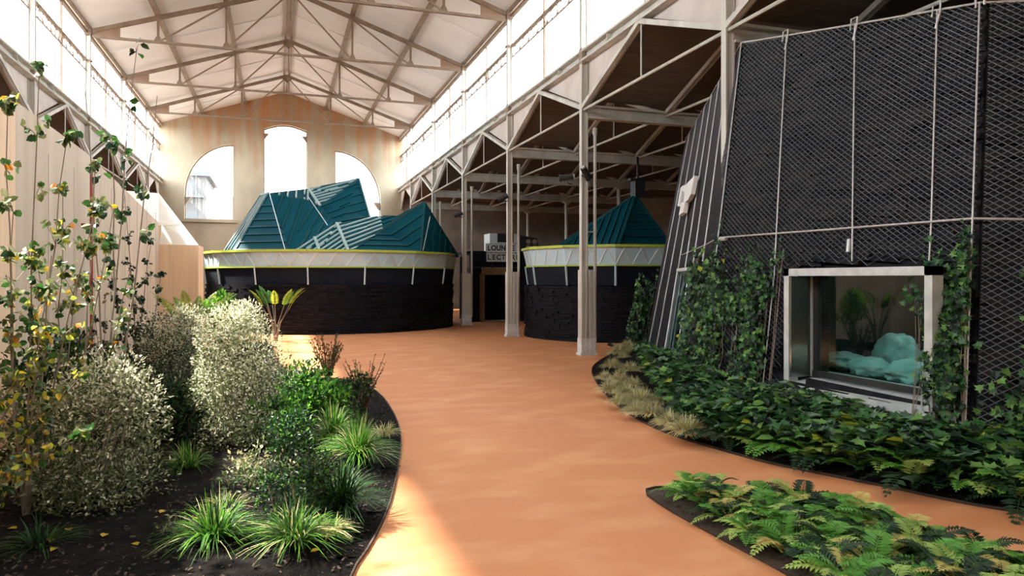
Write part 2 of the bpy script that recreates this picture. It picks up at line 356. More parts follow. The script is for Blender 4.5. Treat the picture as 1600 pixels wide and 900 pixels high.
# roof trusses
def make_truss(label):
    t = thing('roof_truss', label, 'roof truss', (0, 0, 0), 'roof trusses of the nave')
    zt = 9.8; za = ZRIDGE - .22; zr = ZEAVE - .18
    hw = 6.25
    def zraf(d): return za - (za - zr) * d / 6.4
    for sg in (-1, 1):
        r = MB()
        for o in (-.05, .05): r.bar((XC, o, za), (XC + sg * hw, o, zraf(hw)), .03, .13)
        r.build('rafter', M['truss'], t)
        g = MB(); x0 = XC + sg * hw; g.prism([(x0, -.02, zt - .05), (x0, -.02, zraf(hw) + .08), (x0 - sg * .8, -.02, zraf(hw - .8) + .04), (x0 - sg * .8, -.02, zt - .05)], (0, .04, 0))
        g.build('gusset_plate', M['gusset'], t)
        for d in (2.15, 4.3):
            s = MB(); s.bar((XC + sg * d, 0, zt), (XC + sg * d, 0, zraf(d)), .07, .07); s.prism([(XC + sg * d - .16, -.015, zt - .03), (XC + sg * d + .16, -.015, zt - .03), (XC + sg * d + .05, -.015, zt + .2), (XC + sg * d - .05, -.015, zt + .2)], (0, .03, 0)); s.build('strut', M['truss'], t)
        for (d0, d1) in ((0, 2.15), (2.15, 4.3)):
            s = MB(); s.bar((XC + sg * d0, 0, zraf(d0) - .05), (XC + sg * d1, 0, zt), .05, .05); s.build('diagonal', M['truss'], t)
    s = MB()
    for o in (-.04, .04): s.bar((XC - hw, o, zt), (XC + hw, o, zt), .03, .07)
    s.build('tie_beam', M['truss'], t)
    s = MB(); s.prism([(XC - .28, -.02, za - .12), (XC, -.02, za - .35), (XC + .28, -.02, za - .12), (XC, -.02, za + .04)], (0, .04, 0)); s.bar((XC, 0, za), (XC, 0, zt), .03, .03); s.build('apex_plate', M['truss'], t)
    return t
labs = ['brown steel roof truss nearest the viewer, cut by the photo top', 'brown steel roof truss, second from the viewer', 'brown steel roof truss between the middle columns, second from the gable wall', 'brown steel roof truss standing closest to the gable wall']
tr0 = make_truss(labs[0]); tr0.location = (0, YC[4], 0)
for ch in tr0.children: ch.matrix_parent_inverse = Matrix.Identity(4)
for i in (1, 2, 3): dup(tr0, (0, YC[4 + i], 0), label=labs[i])

# columns: rolled steel mullion shaft, slim down pipe, wider plated foot
def make_column(label, sg, group):
    t = thing('steel_column', label, 'column', (0, 0, 0), group)
    s = MB()
    s.box((0, 0, 5.0), (.03, .13, 10.0)); s.box((sg * .07, -.02, 5.0), (.12, .02, 10.0)); s.box((sg * .135, 0, 5.0), (.03, .13, 10.0))
    s.build('shaft', M['steel'], t)
    f_ = MB(); f_.box((sg * .15, -.05, 1.0), (.36, .03, 2.0))
    for k in range(4): f_.box((sg * (-.01 + k * .105), -.08, 1.0), (.045, .05, 2.0))
    f_.box((sg * .15, .10, 1.0), (.34, .03, 2.0)); f_.box((sg * -.02, .03, 1.0), (.03, .15, 2.0)); f_.box((sg * .32, .03, 1.0), (.03, .15, 2.0))
    f_.build('plated_casing', M['steel'], t)
    b = MB(); b.box((sg * .15, .008, .2), (.385, .225, .40))
    for k in range(4): b.box((sg * (-.01 + k * .105), -.108, .2), (.05, .012, .40))
    b.box((sg * .15, .01, .03), (.43, .27, .06)); b.build('painted_foot', M['steelwhite'], t)
    r = MB(); r.box((0, 0, 8.98), (.10, .22, .06)); r.box((sg * .04, 0, ZSILL), (.12, .18, .36)); r.box((sg * .06, 0, 9.95), (.2, .2, .28)); r.build('bracket', M['truss'], t)
    if sg > 0:
        p = MB(); p.tube([(.385, .06, 0.3), (.385, .06, 5.2)], .04, 8); p.tube([(.385, .06, 5.2), (.385, .06, 5.36)], .06, 8)
        p.box((.26, .05, 2.9), (.24, .03, .03))
        p.build('drain_pipe', M['steel'], t)
    return t
clr = {2: 'beige steel column half swallowed by the stone pavilion wall', 3: 'beige steel column nearest the viewer with white painted foot and spotlights', 4: 'beige steel column left of the small green roofed pavilion',
       5: 'beige steel column right of the large green roofed pavilion beside the dark doorway', 6: 'beige steel column rising behind the large pavilion pyramid roof', 7: 'beige steel column on the right closest to the gable wall'}
cll = {4: 'beige steel column at upper left edge, nearest on the plywood wall side', 5: 'beige steel column on the left, second from the viewer', 6: 'beige steel column on the left, third from the viewer', 7: 'beige steel column on the left closest to the gable wall'}
col_r = make_column(clr[3], 1, 'columns right of the path'); col_r.location = (6.76, YC[3], 0)
for ch in col_r.children: ch.matrix_parent_inverse = Matrix.Identity(4)
for i in (2, 4, 5, 6, 7): dup(col_r, (6.76, YC[i], 0), label=clr[i])
col_l = make_column(cll[4], -1, 'columns behind the plywood wall'); col_l.location = (-5.88, YC[4], 0)
for ch in col_l.children: ch.matrix_parent_inverse = Matrix.Identity(4)
for i in (5, 6, 7): dup(col_l, (-5.88, YC[i], 0), label=cll[i])

# side aisles: a transverse pitched roof over every bay
for side, xa, xb, sg in (('right', XR + .1, XO, 1), ('left', XL - .1, XOL, -1)):
    a = MB(); inf = MB()
    for y0, y1 in BAYS:
        ym = (y0 + y1) / 2 if y1 < YG else y0 + 2.835
        a.face([(xa, y0, ZVAL + .12), (xb, y0, ZVAL + .12), (xb, ym, ZTOP + .02), (xa, ym, ZTOP + .02)])
        if y1 == YG:
            zq = ZTOP + .02 - (y1 - ym) * (ZTOP - ZVAL - .1) / 2.835
            a.face([(xa, ym, ZTOP + .02), (xb, ym, ZTOP + .02), (xb, y1, zq), (xa, y1, zq)])
        else:
            a.face([(xa, ym, ZTOP + .02), (xb, ym, ZTOP + .02), (xb, y1, ZVAL + .12), (xa, y1, ZVAL + .12)])
        inf.prism([(xa - sg * .02, y0, ZVAL), (xa - sg * .02, ym, ZTOP), (xa - sg * .02, y0, ZTOP)], (sg * .04, 0, 0))
        inf.prism([(xa - sg * .02, y1, ZVAL), (xa - sg * .02, ym, ZTOP), (xa - sg * .02, y1, ZTOP)], (sg * .04, 0, 0))
    tag(a.build('ceiling_%s_aisle' % side, M['aislewood']), kind='structure')
    tag(inf.build('trim_%d' % (4 if sg > 0 else 5), M['infill']), kind='structure')
    for i, y in enumerate(YC):
        if i < 1: continue
        b = MB(); b.bar((xa - sg * .05, y, ZVAL - .02), (xb, y, ZVAL - .02), .26, .05); b.bar((xa - sg * .05, y, ZVAL - .28), (xb, y, ZVAL - .28), .2, .04); b.bar((xa - sg * .05, y, ZVAL - .15), (xb, y, ZVAL - .15), .05, .26)
        tag(b.build('valley_beam', M['steel']), '%s aisle valley beam running sideways from the column row' % side, 'beam', 'valley beams of the %s aisle' % side)
def make_gtruss():
    t = thing('aisle_truss', 'thin light painted gable truss under the dark right aisle roof', 'roof truss', (0, 0, 0), 'aisle trusses')
    h = 2.835
    for s in (-1, 1):
        r = MB()
        for o in (-.045, .045): r.bar((o, s * h, ZVAL - .05), (o, 0, ZTOP - .08), .035, .10)
        r.build('rafter', M['steel'], t)
    r = MB(); r.tube([(0, -h, ZVAL - .1), (0, h, ZVAL - .1)], .032, 6); r.build('tie_rod', M['steel'], t)
    r = MB(); r.tube([(0, 0, ZVAL - .1), (0, 0, ZTOP - .1)], .018, 6); r.build('hanger', M['steel'], t)
    return t
gt = make_gtruss()
for ch in gt.children: ch.matrix_parent_inverse = Matrix.Identity(4)
first = True
for bi in range(1, 8):
    y0, y1 = BAYS[bi]; ym = (y0 + y1) / 2
    for ri, x in enumerate((XR - .04, 9.0, 11.2, 13.4, 15.6)):
        if bi < 2 and ri == 0: continue
        lab = 'thin light painted gable truss under the dark right aisle roof' if ri else 'beige gable truss with thin tie rod between neighbouring right hand columns'
        gr = 'trusses deep in the right aisle' if ri else 'gable trusses in the right column row'
        if first: gt.location = (x, ym, 0); tag(gt, lab, None, gr); first = False
        else: dup(gt, (x, ym, 0), label=lab, group=gr)
for bi in range(3, 8):
    y0, y1 = BAYS[bi]; ym = (y0 + y1) / 2
    for x in (XL + .04, -8.2):
        dup(gt, (x, ym, 0), label='grey gable truss below the left clerestory, above the plywood wall' if x > -7 else 'grey gable truss in the dim left aisle', group='gable trusses of the left side' if x > -7 else 'trusses deep in the left aisle')
# inner row of aisle posts
post0 = None
for i in (4, 5, 6, 7):
    for x in (13.4,):
        p = MB(); p.tube([(0, 0, 0), (0, 0, ZVAL - .3)], .075, 10); p.box((0, 0, .05), (.3, .3, .1)); p.box((0, 0, ZVAL - .33), (.3, .3, .06))
        if post0 is None:
            post0 = p.build('aisle_post', M['steel']); tag(post0, 'slim round steel post deep in the dark right aisle', 'post', 'posts deep in the right aisle'); post0.location = (x, YC[i], 0)
        else:
            q = post0.copy(); COL.objects.link(q); q.location = (x, YC[i], 0)

# ================================================================== outside, seen pale through the gable windows
def block(x0, x1, y, h, label, rows, cols, z0=0):
    t = thing('apartment_building', label, 'building', ((x0 + x1) / 2, y, -.25))
    b = MB(); b.box(((x0 + x1) / 2, y + 5, h / 2 - .12), (x1 - x0, 10, h)); b.build('wall', M['facade'], t)
    r = MB(); r.box(((x0 + x1) / 2, y + 5, h + .05), (x1 - x0 + .8, 10.8, .5)); r.build('roof', M['facwin'], t)
    for i in range(cols):
        for j in range(rows):
            wx = x0 + (i + .5) * (x1 - x0) / cols; wz = 1.6 + j * 3.0
            q = MB(); q.box((wx, y - .02, wz + .4), (1.3, .12, 1.6)); q.build('window', M['facwin'], t)
            if i % 2 == 0:
                q = MB(); q.box((wx, y - .6, wz - .5), (2.6, 1.2, .15)); 
                for k in range(9): q.box((wx - 1.2 + k * .3, y - 1.15, wz + .05), (.05, .05, 1.0))
                q.box((wx, y - 1.15, wz + .55), (2.5, .06, .06)); q.build('balcony', M['facwin'], t)
block(-22, -7, 80, 12.5, 'pale balconied building outside the left gable window', 4, 5)
block(-4.5, 4.5, 95, 9, 'pale low building outside the middle gable window', 3, 3)
block(7, 26, 84, 8.5, 'pale long building outside the right gable window', 3, 6)
h = MB(); n = 30
prof = [(-160 + 320 * i / n, 33 + 6 * math.sin(i * .7) + 3 * math.sin(i * 1.9 + 1) - (9 if 12 < i < 17 else 0)) for i in range(n + 1)]
for (xa_, za_), (xb_, zb_) in zip(prof, prof[1:]):
    h.face([(xa_, 170, -.2), (xb_, 170, -.2), (xb_, 210, zb_), (xa_, 210, za_)])
    h.face([(xa_, 210, za_), (xb_, 210, zb_), (xb_, 255, -.2), (xa_, 255, -.2)])
tag(h.build('hills', M['hill']), kind='structure')
# ================================================================== plywood wall on the left
XW = -2.8
t = thing('plywood_wall', 'tall pale plywood clad wall with sloped white end on the left', 'wall partition', (XW, 12, 0))
def zat(u, v):
    return AX(u, v, XW)
pn = zat(24, 138); pa = zat(137, 240); pb = zat(197, 298); pc = zat(248, 348)
w_ = MB()
outl = [(pn.y, 0), (pc.y, 0), (pc.y, pc.z), (pb.y, pb.z), (pa.y, pa.z), (pn.y, pa.z + .06)]
w_.prism([(XW, y, z) for y, z in outl], (-.12, 0, 0))
w_.build('long_panel', M['ply'], t)
j = MB()                                              # panel joints
for k in range(1, 9):
    y = pn.y + 1.22 * k
    if y < pc.y - .3: j.box((XW + .001, y, 1.7), (.004, .008, 3.4))
j.build('panel_joint', M['truss'], t)
nf = MB(); nf.prism([(XW, pn.y, 0), (XW, pn.y, pa.z + .05), (XW - .02, pn.y - .7, pa.z - .2), (XW - .02, pn.y - .7, 0)], (-.12, -.0, 0)); nf.prism([(XW - .02, pn.y - .7, 0), (XW - .02, pn.y - .7, pa.z - .2), (XW - .35, 1.0, pa.z - .25), (XW - .35, 1.0, 0)], (-.12, 0, 0)); nf.build('near_panel', M['plypink'], t)
nt_ = MB(); nt_.prism([(XW + .01, pn.y, pa.z + .05), (XW - .01, pn.y - .7, pa.z - .2), (XW - 1.4, pn.y - .7, pa.z - .2), (XW - .5, pn.y + .4, pa.z + .05)], (0, 0, .03)); nt_.build('near_sloped_top', M['plywhite'], t)
YE = pc.y; c1 = AY(250, 382, YE); c2 = AY(310, 382, YE); xe = c2.x
eb = MB(); eb.prism([(XW, YE, 0), (xe, YE, 0), (xe, YE, c1.z), (XW, YE, c1.z)], (0, 1.3, 0)); eb.build('end_block', M['plypink'], t)
q1 = AY(285, 350, YE + 1.3); q2 = AY(248, 302, YE + 2.9)
s1 = MB(); s1.prism([(XW, YE, c1.z), (xe, YE, c1.z), q1, (XW, YE + .55, pc.z + .0)], (-.02, .03, -.06)); s1.build('lower_slope', M['plywhite'], t)
s1 = MB(); s1.prism([(XW, YE + .0, pc.z), q1, q2, (XW, pb.y, pb.z)], (-.03, 0, -.06)); s1.build('upper_slope', M['plywhite'], t)
s1 = MB(); s1.prism([(XW - .1, YE, 0), (XW - .1, YE + 1.3, 0), (XW - .1, YE + 1.3, q1.z), (XW - .1, YE, pc.z)], (-.1, 0, 0)); s1.build('back_panel', M['ply'], t)
rp = MB(); p0 = AX(143, 255, XW + .17); rp.tube([(p0.x, p0.y, 0), (p0.x, p0.y, p0.z)], .022, 8)
for z in (.6, 1.6, 2.6): rp.box((p0.x - .07, p0.y, z), (.12, .05, .03))
tag(rp.build('standpipe', M['red'], None), 'thin red pipe standing upright against the plywood wall', 'pipe')

# ================================================================== green roofed pavilions
def seams(mb, pts, d, spacing, wd=.035, ht=.05, mi=0, off=0.0):
    pts = [Vector(p) for p in pts]; n = (pts[1] - pts[0]).cross(pts[2] - pts[0]).normalized()
    if n.dot(Vector((0, -.55, .8))) < 0: n = -n
    d = Vector(d); d = (d - n * d.dot(n)).normalized(); s = n.cross(d)
    o = pts[0]; pr = [((p - o).dot(s), (p - o).dot(d)) for p in pts]
    lo = min(a for a, b in pr); hi = max(a for a, b in pr); x = lo + spacing * .5
    while x < hi:
        ys = []
        for (a0, b0), (a1, b1) in zip(pr, pr[1:] + pr[:1]):
            if (a0 - x) * (a1 - x) < 0: ys.append(b0 + (b1 - b0) * (x - a0) / (a1 - a0))
        if len(ys) >= 2 and max(ys) - min(ys) > .12:
            mb.bar(o + s * x + d * min(ys) + n * (ht / 2 + off), o + s * x + d * max(ys) + n * (ht / 2 + off), wd, ht, n, mi)
        x += spacing
def ring(t, cx, cy, rb, rs, nseg, ztop, a0):
    zs_, zf, zb = 1.6, 2.17, ztop
    st = MB(); rr = random.Random(3)
    z = 0.0
    while z < zs_ - .02:
        h = min(rr.uniform(.05, .09), zs_ - z); a = rr.random()
        while a < rr.random() * .02 + 2 * math.pi:
            da = rr.uniform(.25, .7) / rs; dp = rr.uniform(-.04, .035); r = rs + dp
            am = a + da / 2
            st.box((cx + (r - .06) * math.cos(am), cy + (r - .06) * math.sin(am), z + h / 2), (.12 + rr.uniform(0, .03), da * rs * .99, h * .93), 0, am)
            a += da
            if a > 2 * math.pi + .4: break
        z += h
    st.build('stone_wall', M['slate'], t)
    bk = MB(); fb = MB(); bd = MB(); l1 = MB(); ps = MB(); zz = MB()
    A = [a0 + 2 * math.pi * i / nseg for i in range(nseg + 1)]
    P = lambda r, a, z: (cx + r * math.cos(a), cy + r * math.sin(a), z)
    rc = rb - .22
    for a, b in zip(A, A[1:]):
        bk.face([P(rs - .13, a, 0), P(rs - .13, b, 0), P(rs - .13, b, zs_), P(rs - .13, a, zs_)])
        bk.face([P(rs - .6, a, zs_ - .01), P(rs + .04, a, zs_ - .01), P(rs + .04, b, zs_ - .01), P(rs - .6, b, zs_ - .01)])
        fb.hexa([P(rc - .05, a, zs_), P(rc, a, zs_), P(rc, b, zs_), P(rc - .05, b, zs_)], [P(rc + .02, a, zf), P(rc + .07, a, zf), P(rc + .07, b, zf), P(rc + .02, b, zf)])
        bd.hexa([P(rb - .17, a, zf), P(rb - .14, a, zf), P(rb - .14, b, zf), P(rb - .17, b, zf)], [P(rb - .06, a, zb), P(rb - .02, a, zb), P(rb - .02, b, zb), P(rb - .06, b, zb)])
        l1.bar(P(rb - .01, a, zb + .03), P(rb - .01, b, zb + .03), .10, .075); l1.bar(P(rb - .13, a, zf - .005), P(rb - .13, b, zf - .005), .07, .04)
        ps = MB(); ps.bar(P(rc + .04, a, zs_), P(rb - .1, a, zf), .045, .045)
        if a < A[-1] - .01: ps.build('post', M['band'], t)
        for k in range(3):
            u0 = a + (b - a) * k / 3; u1 = a + (b - a) * (k + .5) / 3; u2 = a + (b - a) * (k + 1) / 3
            fx = lambda r, u: r * math.cos(math.pi / nseg) / math.cos(u - (a + b) / 2)
            zz.bar(P(fx(rb - .135, u0), u0, zf + .03), P(fx(rb - .015, u1), u1, zb - .03), .012, .03); zz.bar(P(fx(rb - .015, u1), u1, zb - .03), P(fx(rb - .135, u2), u2, zf + .03), .012, .03)
        bk.face([P(.2, a, zb - .03), P(rb - .1, a, zb - .03), P(rb - .1, b, zb - .03), P(.2, b, zb - .03)])
    bk.build('wall_core', M['fabric'], t); fb.build('fabric_band', M['fabric'], t); bd.build('translucent_band', M['band'], t)
    l1.build('lime_strip', M['lime'], t); zz.build('lattice', M['signwhite'], t)
LC = (2.05, 28.1)
t = thing('green_roofed_pavilion', 'large round black stone pavilion under a folded teal metal roof', 'pavilion', (LC[0], LC[1], 0))
ring(t, LC[0], LC[1], 4.7, 4.5, 16, 2.66, math.radians(8))
Z0 = 2.62
def B(u, v, zc): p = W(u, v, zc); return Vector((p.x, p.y, Z0))
Q0 = B(347, 393, 25.0); Q1 = B(364, 393, 24.2); Q2 = B(455, 392, 23.5); Q3 = B(545, 391, 23.4); Q4 = B(657, 392, 24.6); Q5 = B(716, 390, 27.2)
QB = [Vector((5.6, 31.0, Z0)), Vector((2.2, 32.4, Z0)), Vector((-1.4, 30.6, Z0))]
A1 = W(420, 303, 25.8); A0 = W(408, 306, 27.0); A2 = W(482, 313, 26.4); A3 = W(500, 323, 26.2); A4 = W(560, 280, 27.6); A5 = W(578, 344, 26.4); A6 = W(533, 352, 25.4)
AB = W(482, 296, 28.2)
B2 = W(526, 350, 24.8); B3 = W(594, 338, 26.0); B4 = W(598, 360, 25.0); C1 = W(663, 317, 25.6); B5 = W(625, 341, 27.0)
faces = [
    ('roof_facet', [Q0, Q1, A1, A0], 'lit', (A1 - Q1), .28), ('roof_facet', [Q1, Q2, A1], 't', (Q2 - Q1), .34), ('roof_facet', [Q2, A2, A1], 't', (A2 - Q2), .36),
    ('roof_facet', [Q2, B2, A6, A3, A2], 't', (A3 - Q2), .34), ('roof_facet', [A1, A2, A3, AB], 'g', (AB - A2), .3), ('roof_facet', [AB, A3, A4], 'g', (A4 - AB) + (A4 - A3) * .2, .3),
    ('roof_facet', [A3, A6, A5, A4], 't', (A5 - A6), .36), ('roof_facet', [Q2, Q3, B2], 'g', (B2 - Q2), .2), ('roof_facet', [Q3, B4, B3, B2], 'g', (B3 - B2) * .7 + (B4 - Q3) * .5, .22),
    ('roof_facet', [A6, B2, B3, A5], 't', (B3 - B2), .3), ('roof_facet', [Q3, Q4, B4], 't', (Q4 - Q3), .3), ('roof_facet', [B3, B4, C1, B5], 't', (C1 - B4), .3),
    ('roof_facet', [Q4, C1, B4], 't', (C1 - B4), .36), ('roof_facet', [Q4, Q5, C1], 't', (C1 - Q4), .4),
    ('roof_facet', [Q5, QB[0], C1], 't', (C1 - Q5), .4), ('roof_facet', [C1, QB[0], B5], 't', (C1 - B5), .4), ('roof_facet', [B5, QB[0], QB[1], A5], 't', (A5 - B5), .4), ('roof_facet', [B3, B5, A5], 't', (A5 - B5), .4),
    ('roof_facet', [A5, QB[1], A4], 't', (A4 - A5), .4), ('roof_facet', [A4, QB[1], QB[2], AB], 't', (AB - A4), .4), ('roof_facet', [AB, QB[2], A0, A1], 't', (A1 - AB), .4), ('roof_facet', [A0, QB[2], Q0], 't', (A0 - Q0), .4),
]
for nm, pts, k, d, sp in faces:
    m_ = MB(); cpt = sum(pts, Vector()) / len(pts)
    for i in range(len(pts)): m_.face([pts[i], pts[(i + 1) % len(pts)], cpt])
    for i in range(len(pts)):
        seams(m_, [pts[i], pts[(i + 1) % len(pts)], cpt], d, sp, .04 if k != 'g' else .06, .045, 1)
    m_.build(nm, [M['teal'], M['tealseam'] if k == 't' else M['litseam_flashing']], t)  # lit facets get the paler seams, skylight put into their colour
ed = MB()
for a, b in ((Q1, A1), (A1, AB), (AB, A4), (A4, A5), (A3, A4), (C1, Q5), (C1, Q4), (C1, B4), (B4, Q3), (Q0, A0)):
    ed = MB(); ed.bar(a, b, .07, .07); ed.build('ridge_cap', M['tealseam'], t)
ed = MB()
for a, b in ((A0, A1), (B2, Q3 + (B2 - Q3) * .05), (AB, A3), (Q2 + (B2 - Q2) * .5, Q3 + (Q2 - Q3) * .5)):
    ed = MB(); ed.bar(a + Vector((0, -.03, .04)), b + Vector((0, -.03, .04)), .09, .06); ed.build('flashing', M['litseam_flashing'], t)
gw = MB()
for a, b in ((A1 + Vector((0, -.1, .1)), W(446, 392, 23.3)), (W(480, 305, 25.9), W(512, 352, 24.6)), (B3 + Vector((0, 0, .25)), B3 + Vector((0, 0, -.6))), (W(672, 338, 25.0), W(661, 391, 24.3))):
    gw = MB(); gw.tube([a, b], .013, 5); gw.build('stay_wire', M['cable'], t)

RC = (10.1, 20.56)
t = thing('green_roofed_pavilion', 'smaller round black stone pavilion with a teal pyramid roof', 'pavilion', (RC[0], RC[1], 0))
ring(t, RC[0], RC[1], 2.9, 2.78, 12, 2.68, math.radians(5))
ap = W(992, 306, 22.4); Z0 = 2.64
k0 = B(872, 388, 21.9); k1 = B(965, 385, 19.9); k2 = B(1052, 384, 20.6); k3 = Vector((12.4, 21.4, Z0)); k4 = Vector((10.9, 22.9, Z0)); k5 = Vector((8.6, 22.6, Z0))
km = W(905, 352, 21.6)
for pts, d, sp in (([k0, k1, ap], (ap - k1), .26), ([k1, k2, ap], (k2 - k1), .36), ([k2, k3, ap], (k3 - k2), .36), ([k3, k4, ap], (ap - k4), .4), ([k4, k5, ap], (ap - k4), .4), ([k5, k0, ap], (ap - k5), .3)):
    m_ = MB(); m_.face(pts); seams(m_, pts, d, sp, .045, .05, 1); m_.build('roof_facet', [M['teal'], M['tealseam']], t)
ed = MB()
for a in (k0, k1, k2, k5):
    ed = MB(); ed.bar(a, ap, .08, .08); ed.build('ridge_cap', M['tealseam'], t)
hb = MB(); hb.box((ap.x + .1, ap.y, ap.z + .22), (.34, .34, .5)); hb.bar((ap.x + .1, ap.y, ap.z + .4), (ap.x + .1, ap.y, 5.6), .05, .05); hb.box((ap.x + .1, ap.y, ap.z + .5), (.6, .2, .08))
hb.build('roof_vent', M['black'], t)

# ================================================================== entrance between the pavilions
ent = W(775, 470, 30.0); YN = ent.y
t = thing('entrance_wall', 'dark entrance wall with an open doorway between the two pavilions', 'entrance', (ent.x, YN, 0))
def EX(u): return AY(u, 435, YN).x
def EZ(v): return W(775, v, 30.0).z
x0, xd0, xd1, x1 = EX(735), EX(757), EX(793), EX(830)
m_ = MB(); m_.box(((x0 + xd0) / 2, YN + .1, EZ(418) / 2), (xd0 - x0, .2, EZ(418))); m_.box(((xd1 + x1) / 2, YN + .1, EZ(418) / 2), (x1 - xd1, .2, EZ(418)))
m_.box(((x0 + x1) / 2, YN + .1, EZ(405)), (x1 - x0, .24, EZ(393) - EZ(418))); m_.build('dark_cladding', M['fabric'], t)
m_ = MB(); m_.box(((EX(752) + EX(795)) / 2, YN - .03, EZ(424)), (EX(795) - EX(752), .1, EZ(418) - EZ(429))); m_.build('lintel_board', M['ochre'], t)
m_ = MB(); m_.box((EX(753), YN - .03, EZ(427) / 2), (.2, .1, EZ(427))); m_.build('door_jamb', M['ochre'], t)
m_ = MB(); m_.box(((xd0 + xd1) / 2, YN + .05, .03), (xd1 - xd0, .3, .06)); m_.build('threshold', M['concrete'], t)
m_ = MB(); m_.hexa([(xd0, YN + .2, 0), (xd1, YN + .2, 0), (xd1, YN + 2.4, 0), (xd0, YN + 2.4, 0)], [(xd0, YN + .2, .01), (xd1, YN + .2, .01), (xd1, YN + 2.4, .01), (xd0, YN + 2.4, .01)])
for a, b in (((xd0 - .05, YN + 1.3), (.1, 2.3)), ((xd1 + .05, YN + 1.3), (.1, 2.3)), (((xd0 + xd1) / 2, YN + 2.4), (xd1 - xd0, .1))): m_.box((a[0], a[1], 1.1), (b[0], b[1], 2.2))
m_.box(((xd0 + xd1) / 2, YN + 1.3, 2.22), (xd1 - xd0 + .2, 2.4, .05)); m_.build('passage_lining', M['fabric'], t)
# lettered sign: two rows of letter tiles
t = thing('letter_sign', 'pale two row letter tile sign above the dark doorway', 'sign', (EX(786), YN - .2, EZ(395)))
sx0, sx1 = EX(758), EX(758) + 7 * .21; zz1, zz0 = EZ(381), EZ(409.5); zm = (zz0 + zz1) / 2
m_ = MB(); m_.box(((sx0 + sx1) / 2, YN - .12, zm), (sx1 - sx0, .10, zz1 - zz0)); m_.box((sx0 + .3, YN - .05, zz0 - .1), (.05, .08, .3)); m_.box((sx1 - .3, YN - .05, zz0 - .1), (.05, .08, .3)); m_.build('backing_box', M['signblack'], t)
cellw = .21
for r_, word in enumerate(('LOUNGE', 'LECTURE')):
    zc_ = (zz1 + zm) / 2 if r_ == 0 else (zz0 + zm) / 2
    for k, ch in enumerate(word.ljust(7)):
        cxx = sx0 + cellw * (k + .5)
        q = MB(); q.box((cxx, YN - .185, zc_), (cellw * .9, .03, (zz1 - zz0) / 2 * .93)); tl = q.build('letter_tile', M['signwhite'], t)
        if ch != ' ':
            cu = bpy.data.curves.new('letter', 'FONT'); cu.body = ch; cu.size = .30; cu.align_x = 'CENTER'; cu.align_y = 'CENTER'; cu.extrude = .004; cu.offset = .012
            cu.materials.append(M['signblack']); tmp = bpy.data.objects.new('letter_curve', cu); COL.objects.link(tmp)
            me = bpy.data.meshes.new_from_object(tmp.evaluated_get(bpy.context.evaluated_depsgraph_get())); bpy.data.objects.remove(tmp)
            me.transform(Matrix.Translation((cxx, YN - .205, zc_)) @ Matrix.Rotation(math.pi / 2, 4, 'X') @ Matrix.Diagonal((.85, 1, 1, 1)))
            lo = bpy.data.objects.new('letter', me); COL.objects.link(lo); lo.parent = tl
# plant on the entrance roof
t = thing('air_unit', 'grey boxed air unit behind the letter sign', 'air unit', (EX(785), YN + .8, EZ(381)))
m_ = MB(); m_.box(((EX(769) + EX(814)) / 2, YN + .8, (EZ(393) + EZ(364)) / 2), (EX(814) - EX(769), .9, EZ(364) - EZ(393))); m_.build('casing', M['signwhite'], t)
m_ = MB(); m_.box(((EX(781) + EX(806)) / 2, YN + .34, (EZ(381) + EZ(368)) / 2 + .1), (EX(806) - EX(781), .06, EZ(367) - EZ(381))); m_.build('grille', M['black'], t)
t = thing('air_unit', 'black fan unit on the entrance roof left of the small pavilion', 'air unit', (EX(836), YN + .9, EZ(393)))
m_ = MB(); m_.hexa([(EX(818), YN + .4, EZ(393)), (EX(850), YN + .4, EZ(393)), (EX(850), YN + 1.4, EZ(393)), (EX(818), YN + 1.4, EZ(393))], [(EX(818), YN + .4, EZ(366)), (EX(844), YN + .4, EZ(370)), (EX(844), YN + 1.4, EZ(370)), (EX(818), YN + 1.4, EZ(366))]); m_.build('casing', M['black'], t)
for k in range(2):
    for l_ in range(2):
        m_ = MB(); zc_ = EZ(376 + 9 * l_); xx = EX(830 + 10 * k); m_.tube([(xx, YN + .38, zc_), (xx, YN + .33, zc_)], .10, 10); m_.build('fan', M['truss'], t)
m_ = MB(); m_.box(((x0 + x1) / 2 + .2, YN + 1.0, EZ(393) - .05), (x1 - x0 + .6, 1.8, .1)); m_.box((x1 + .1, YN + 1.5, 1.4), (.15, .15, 2.7)); m_.box((x0, YN + 1.5, 1.4), (.15, .15, 2.7)); tag(m_.build('entrance_roof', M['fabric'], None), 'flat black deck over the entrance carrying the air units', 'roof deck')

# ================================================================== dark stone pavilion on the right
N0, M0, N1, M1 = Vector((5.9, 9.0, 0)), Vector((6.05, 4.92, 0)), Vector((6.93, 9.42, 5.42)), Vector((7.15, 5.64, 4.68))
F0, F1 = Vector((8.98, 16.3, 0)), Vector((9.95, 15.9, 5.3))
S0, S1 = Vector((8.6, 2.5, 0)), Vector((9.5, 3.4, 4.35))
T0, T1 = Vector((17, 2.4, 0)), Vector((16.5, 3.4, 4.4)); U0, U1 = Vector((17, 16.5, 0)), Vector((16.5, 15.9, 5.3))
def bil(p00, p10, p01, p11, a, b): return (p00 * (1 - a) + p10 * a) * (1 - b) + (p01 * (1 - a) + p11 * a) * b
t = thing('stone_pavilion', 'tall leaning dark slate pavilion wrapped in wire mesh on the right', 'pavilion', (8, 9, 0))
WY0, WY1, WZ0, WZ1, WX = 5.33, 7.47, .48, 1.92, 6.02
def inwin(p, pad=0): return WY0 - pad < p.y < WY1 + pad and WZ0 - pad < p.z < WZ1 + pad and p.x < 7.2 and p.y < 8.5
YSW0, YSW1 = 10.75, 12.2                                # side window along y
def inside_side(p, pad=0): return YSW0 - pad < p.y < YSW1 + pad and p.z < 1.95 + pad and p.x > 6.2
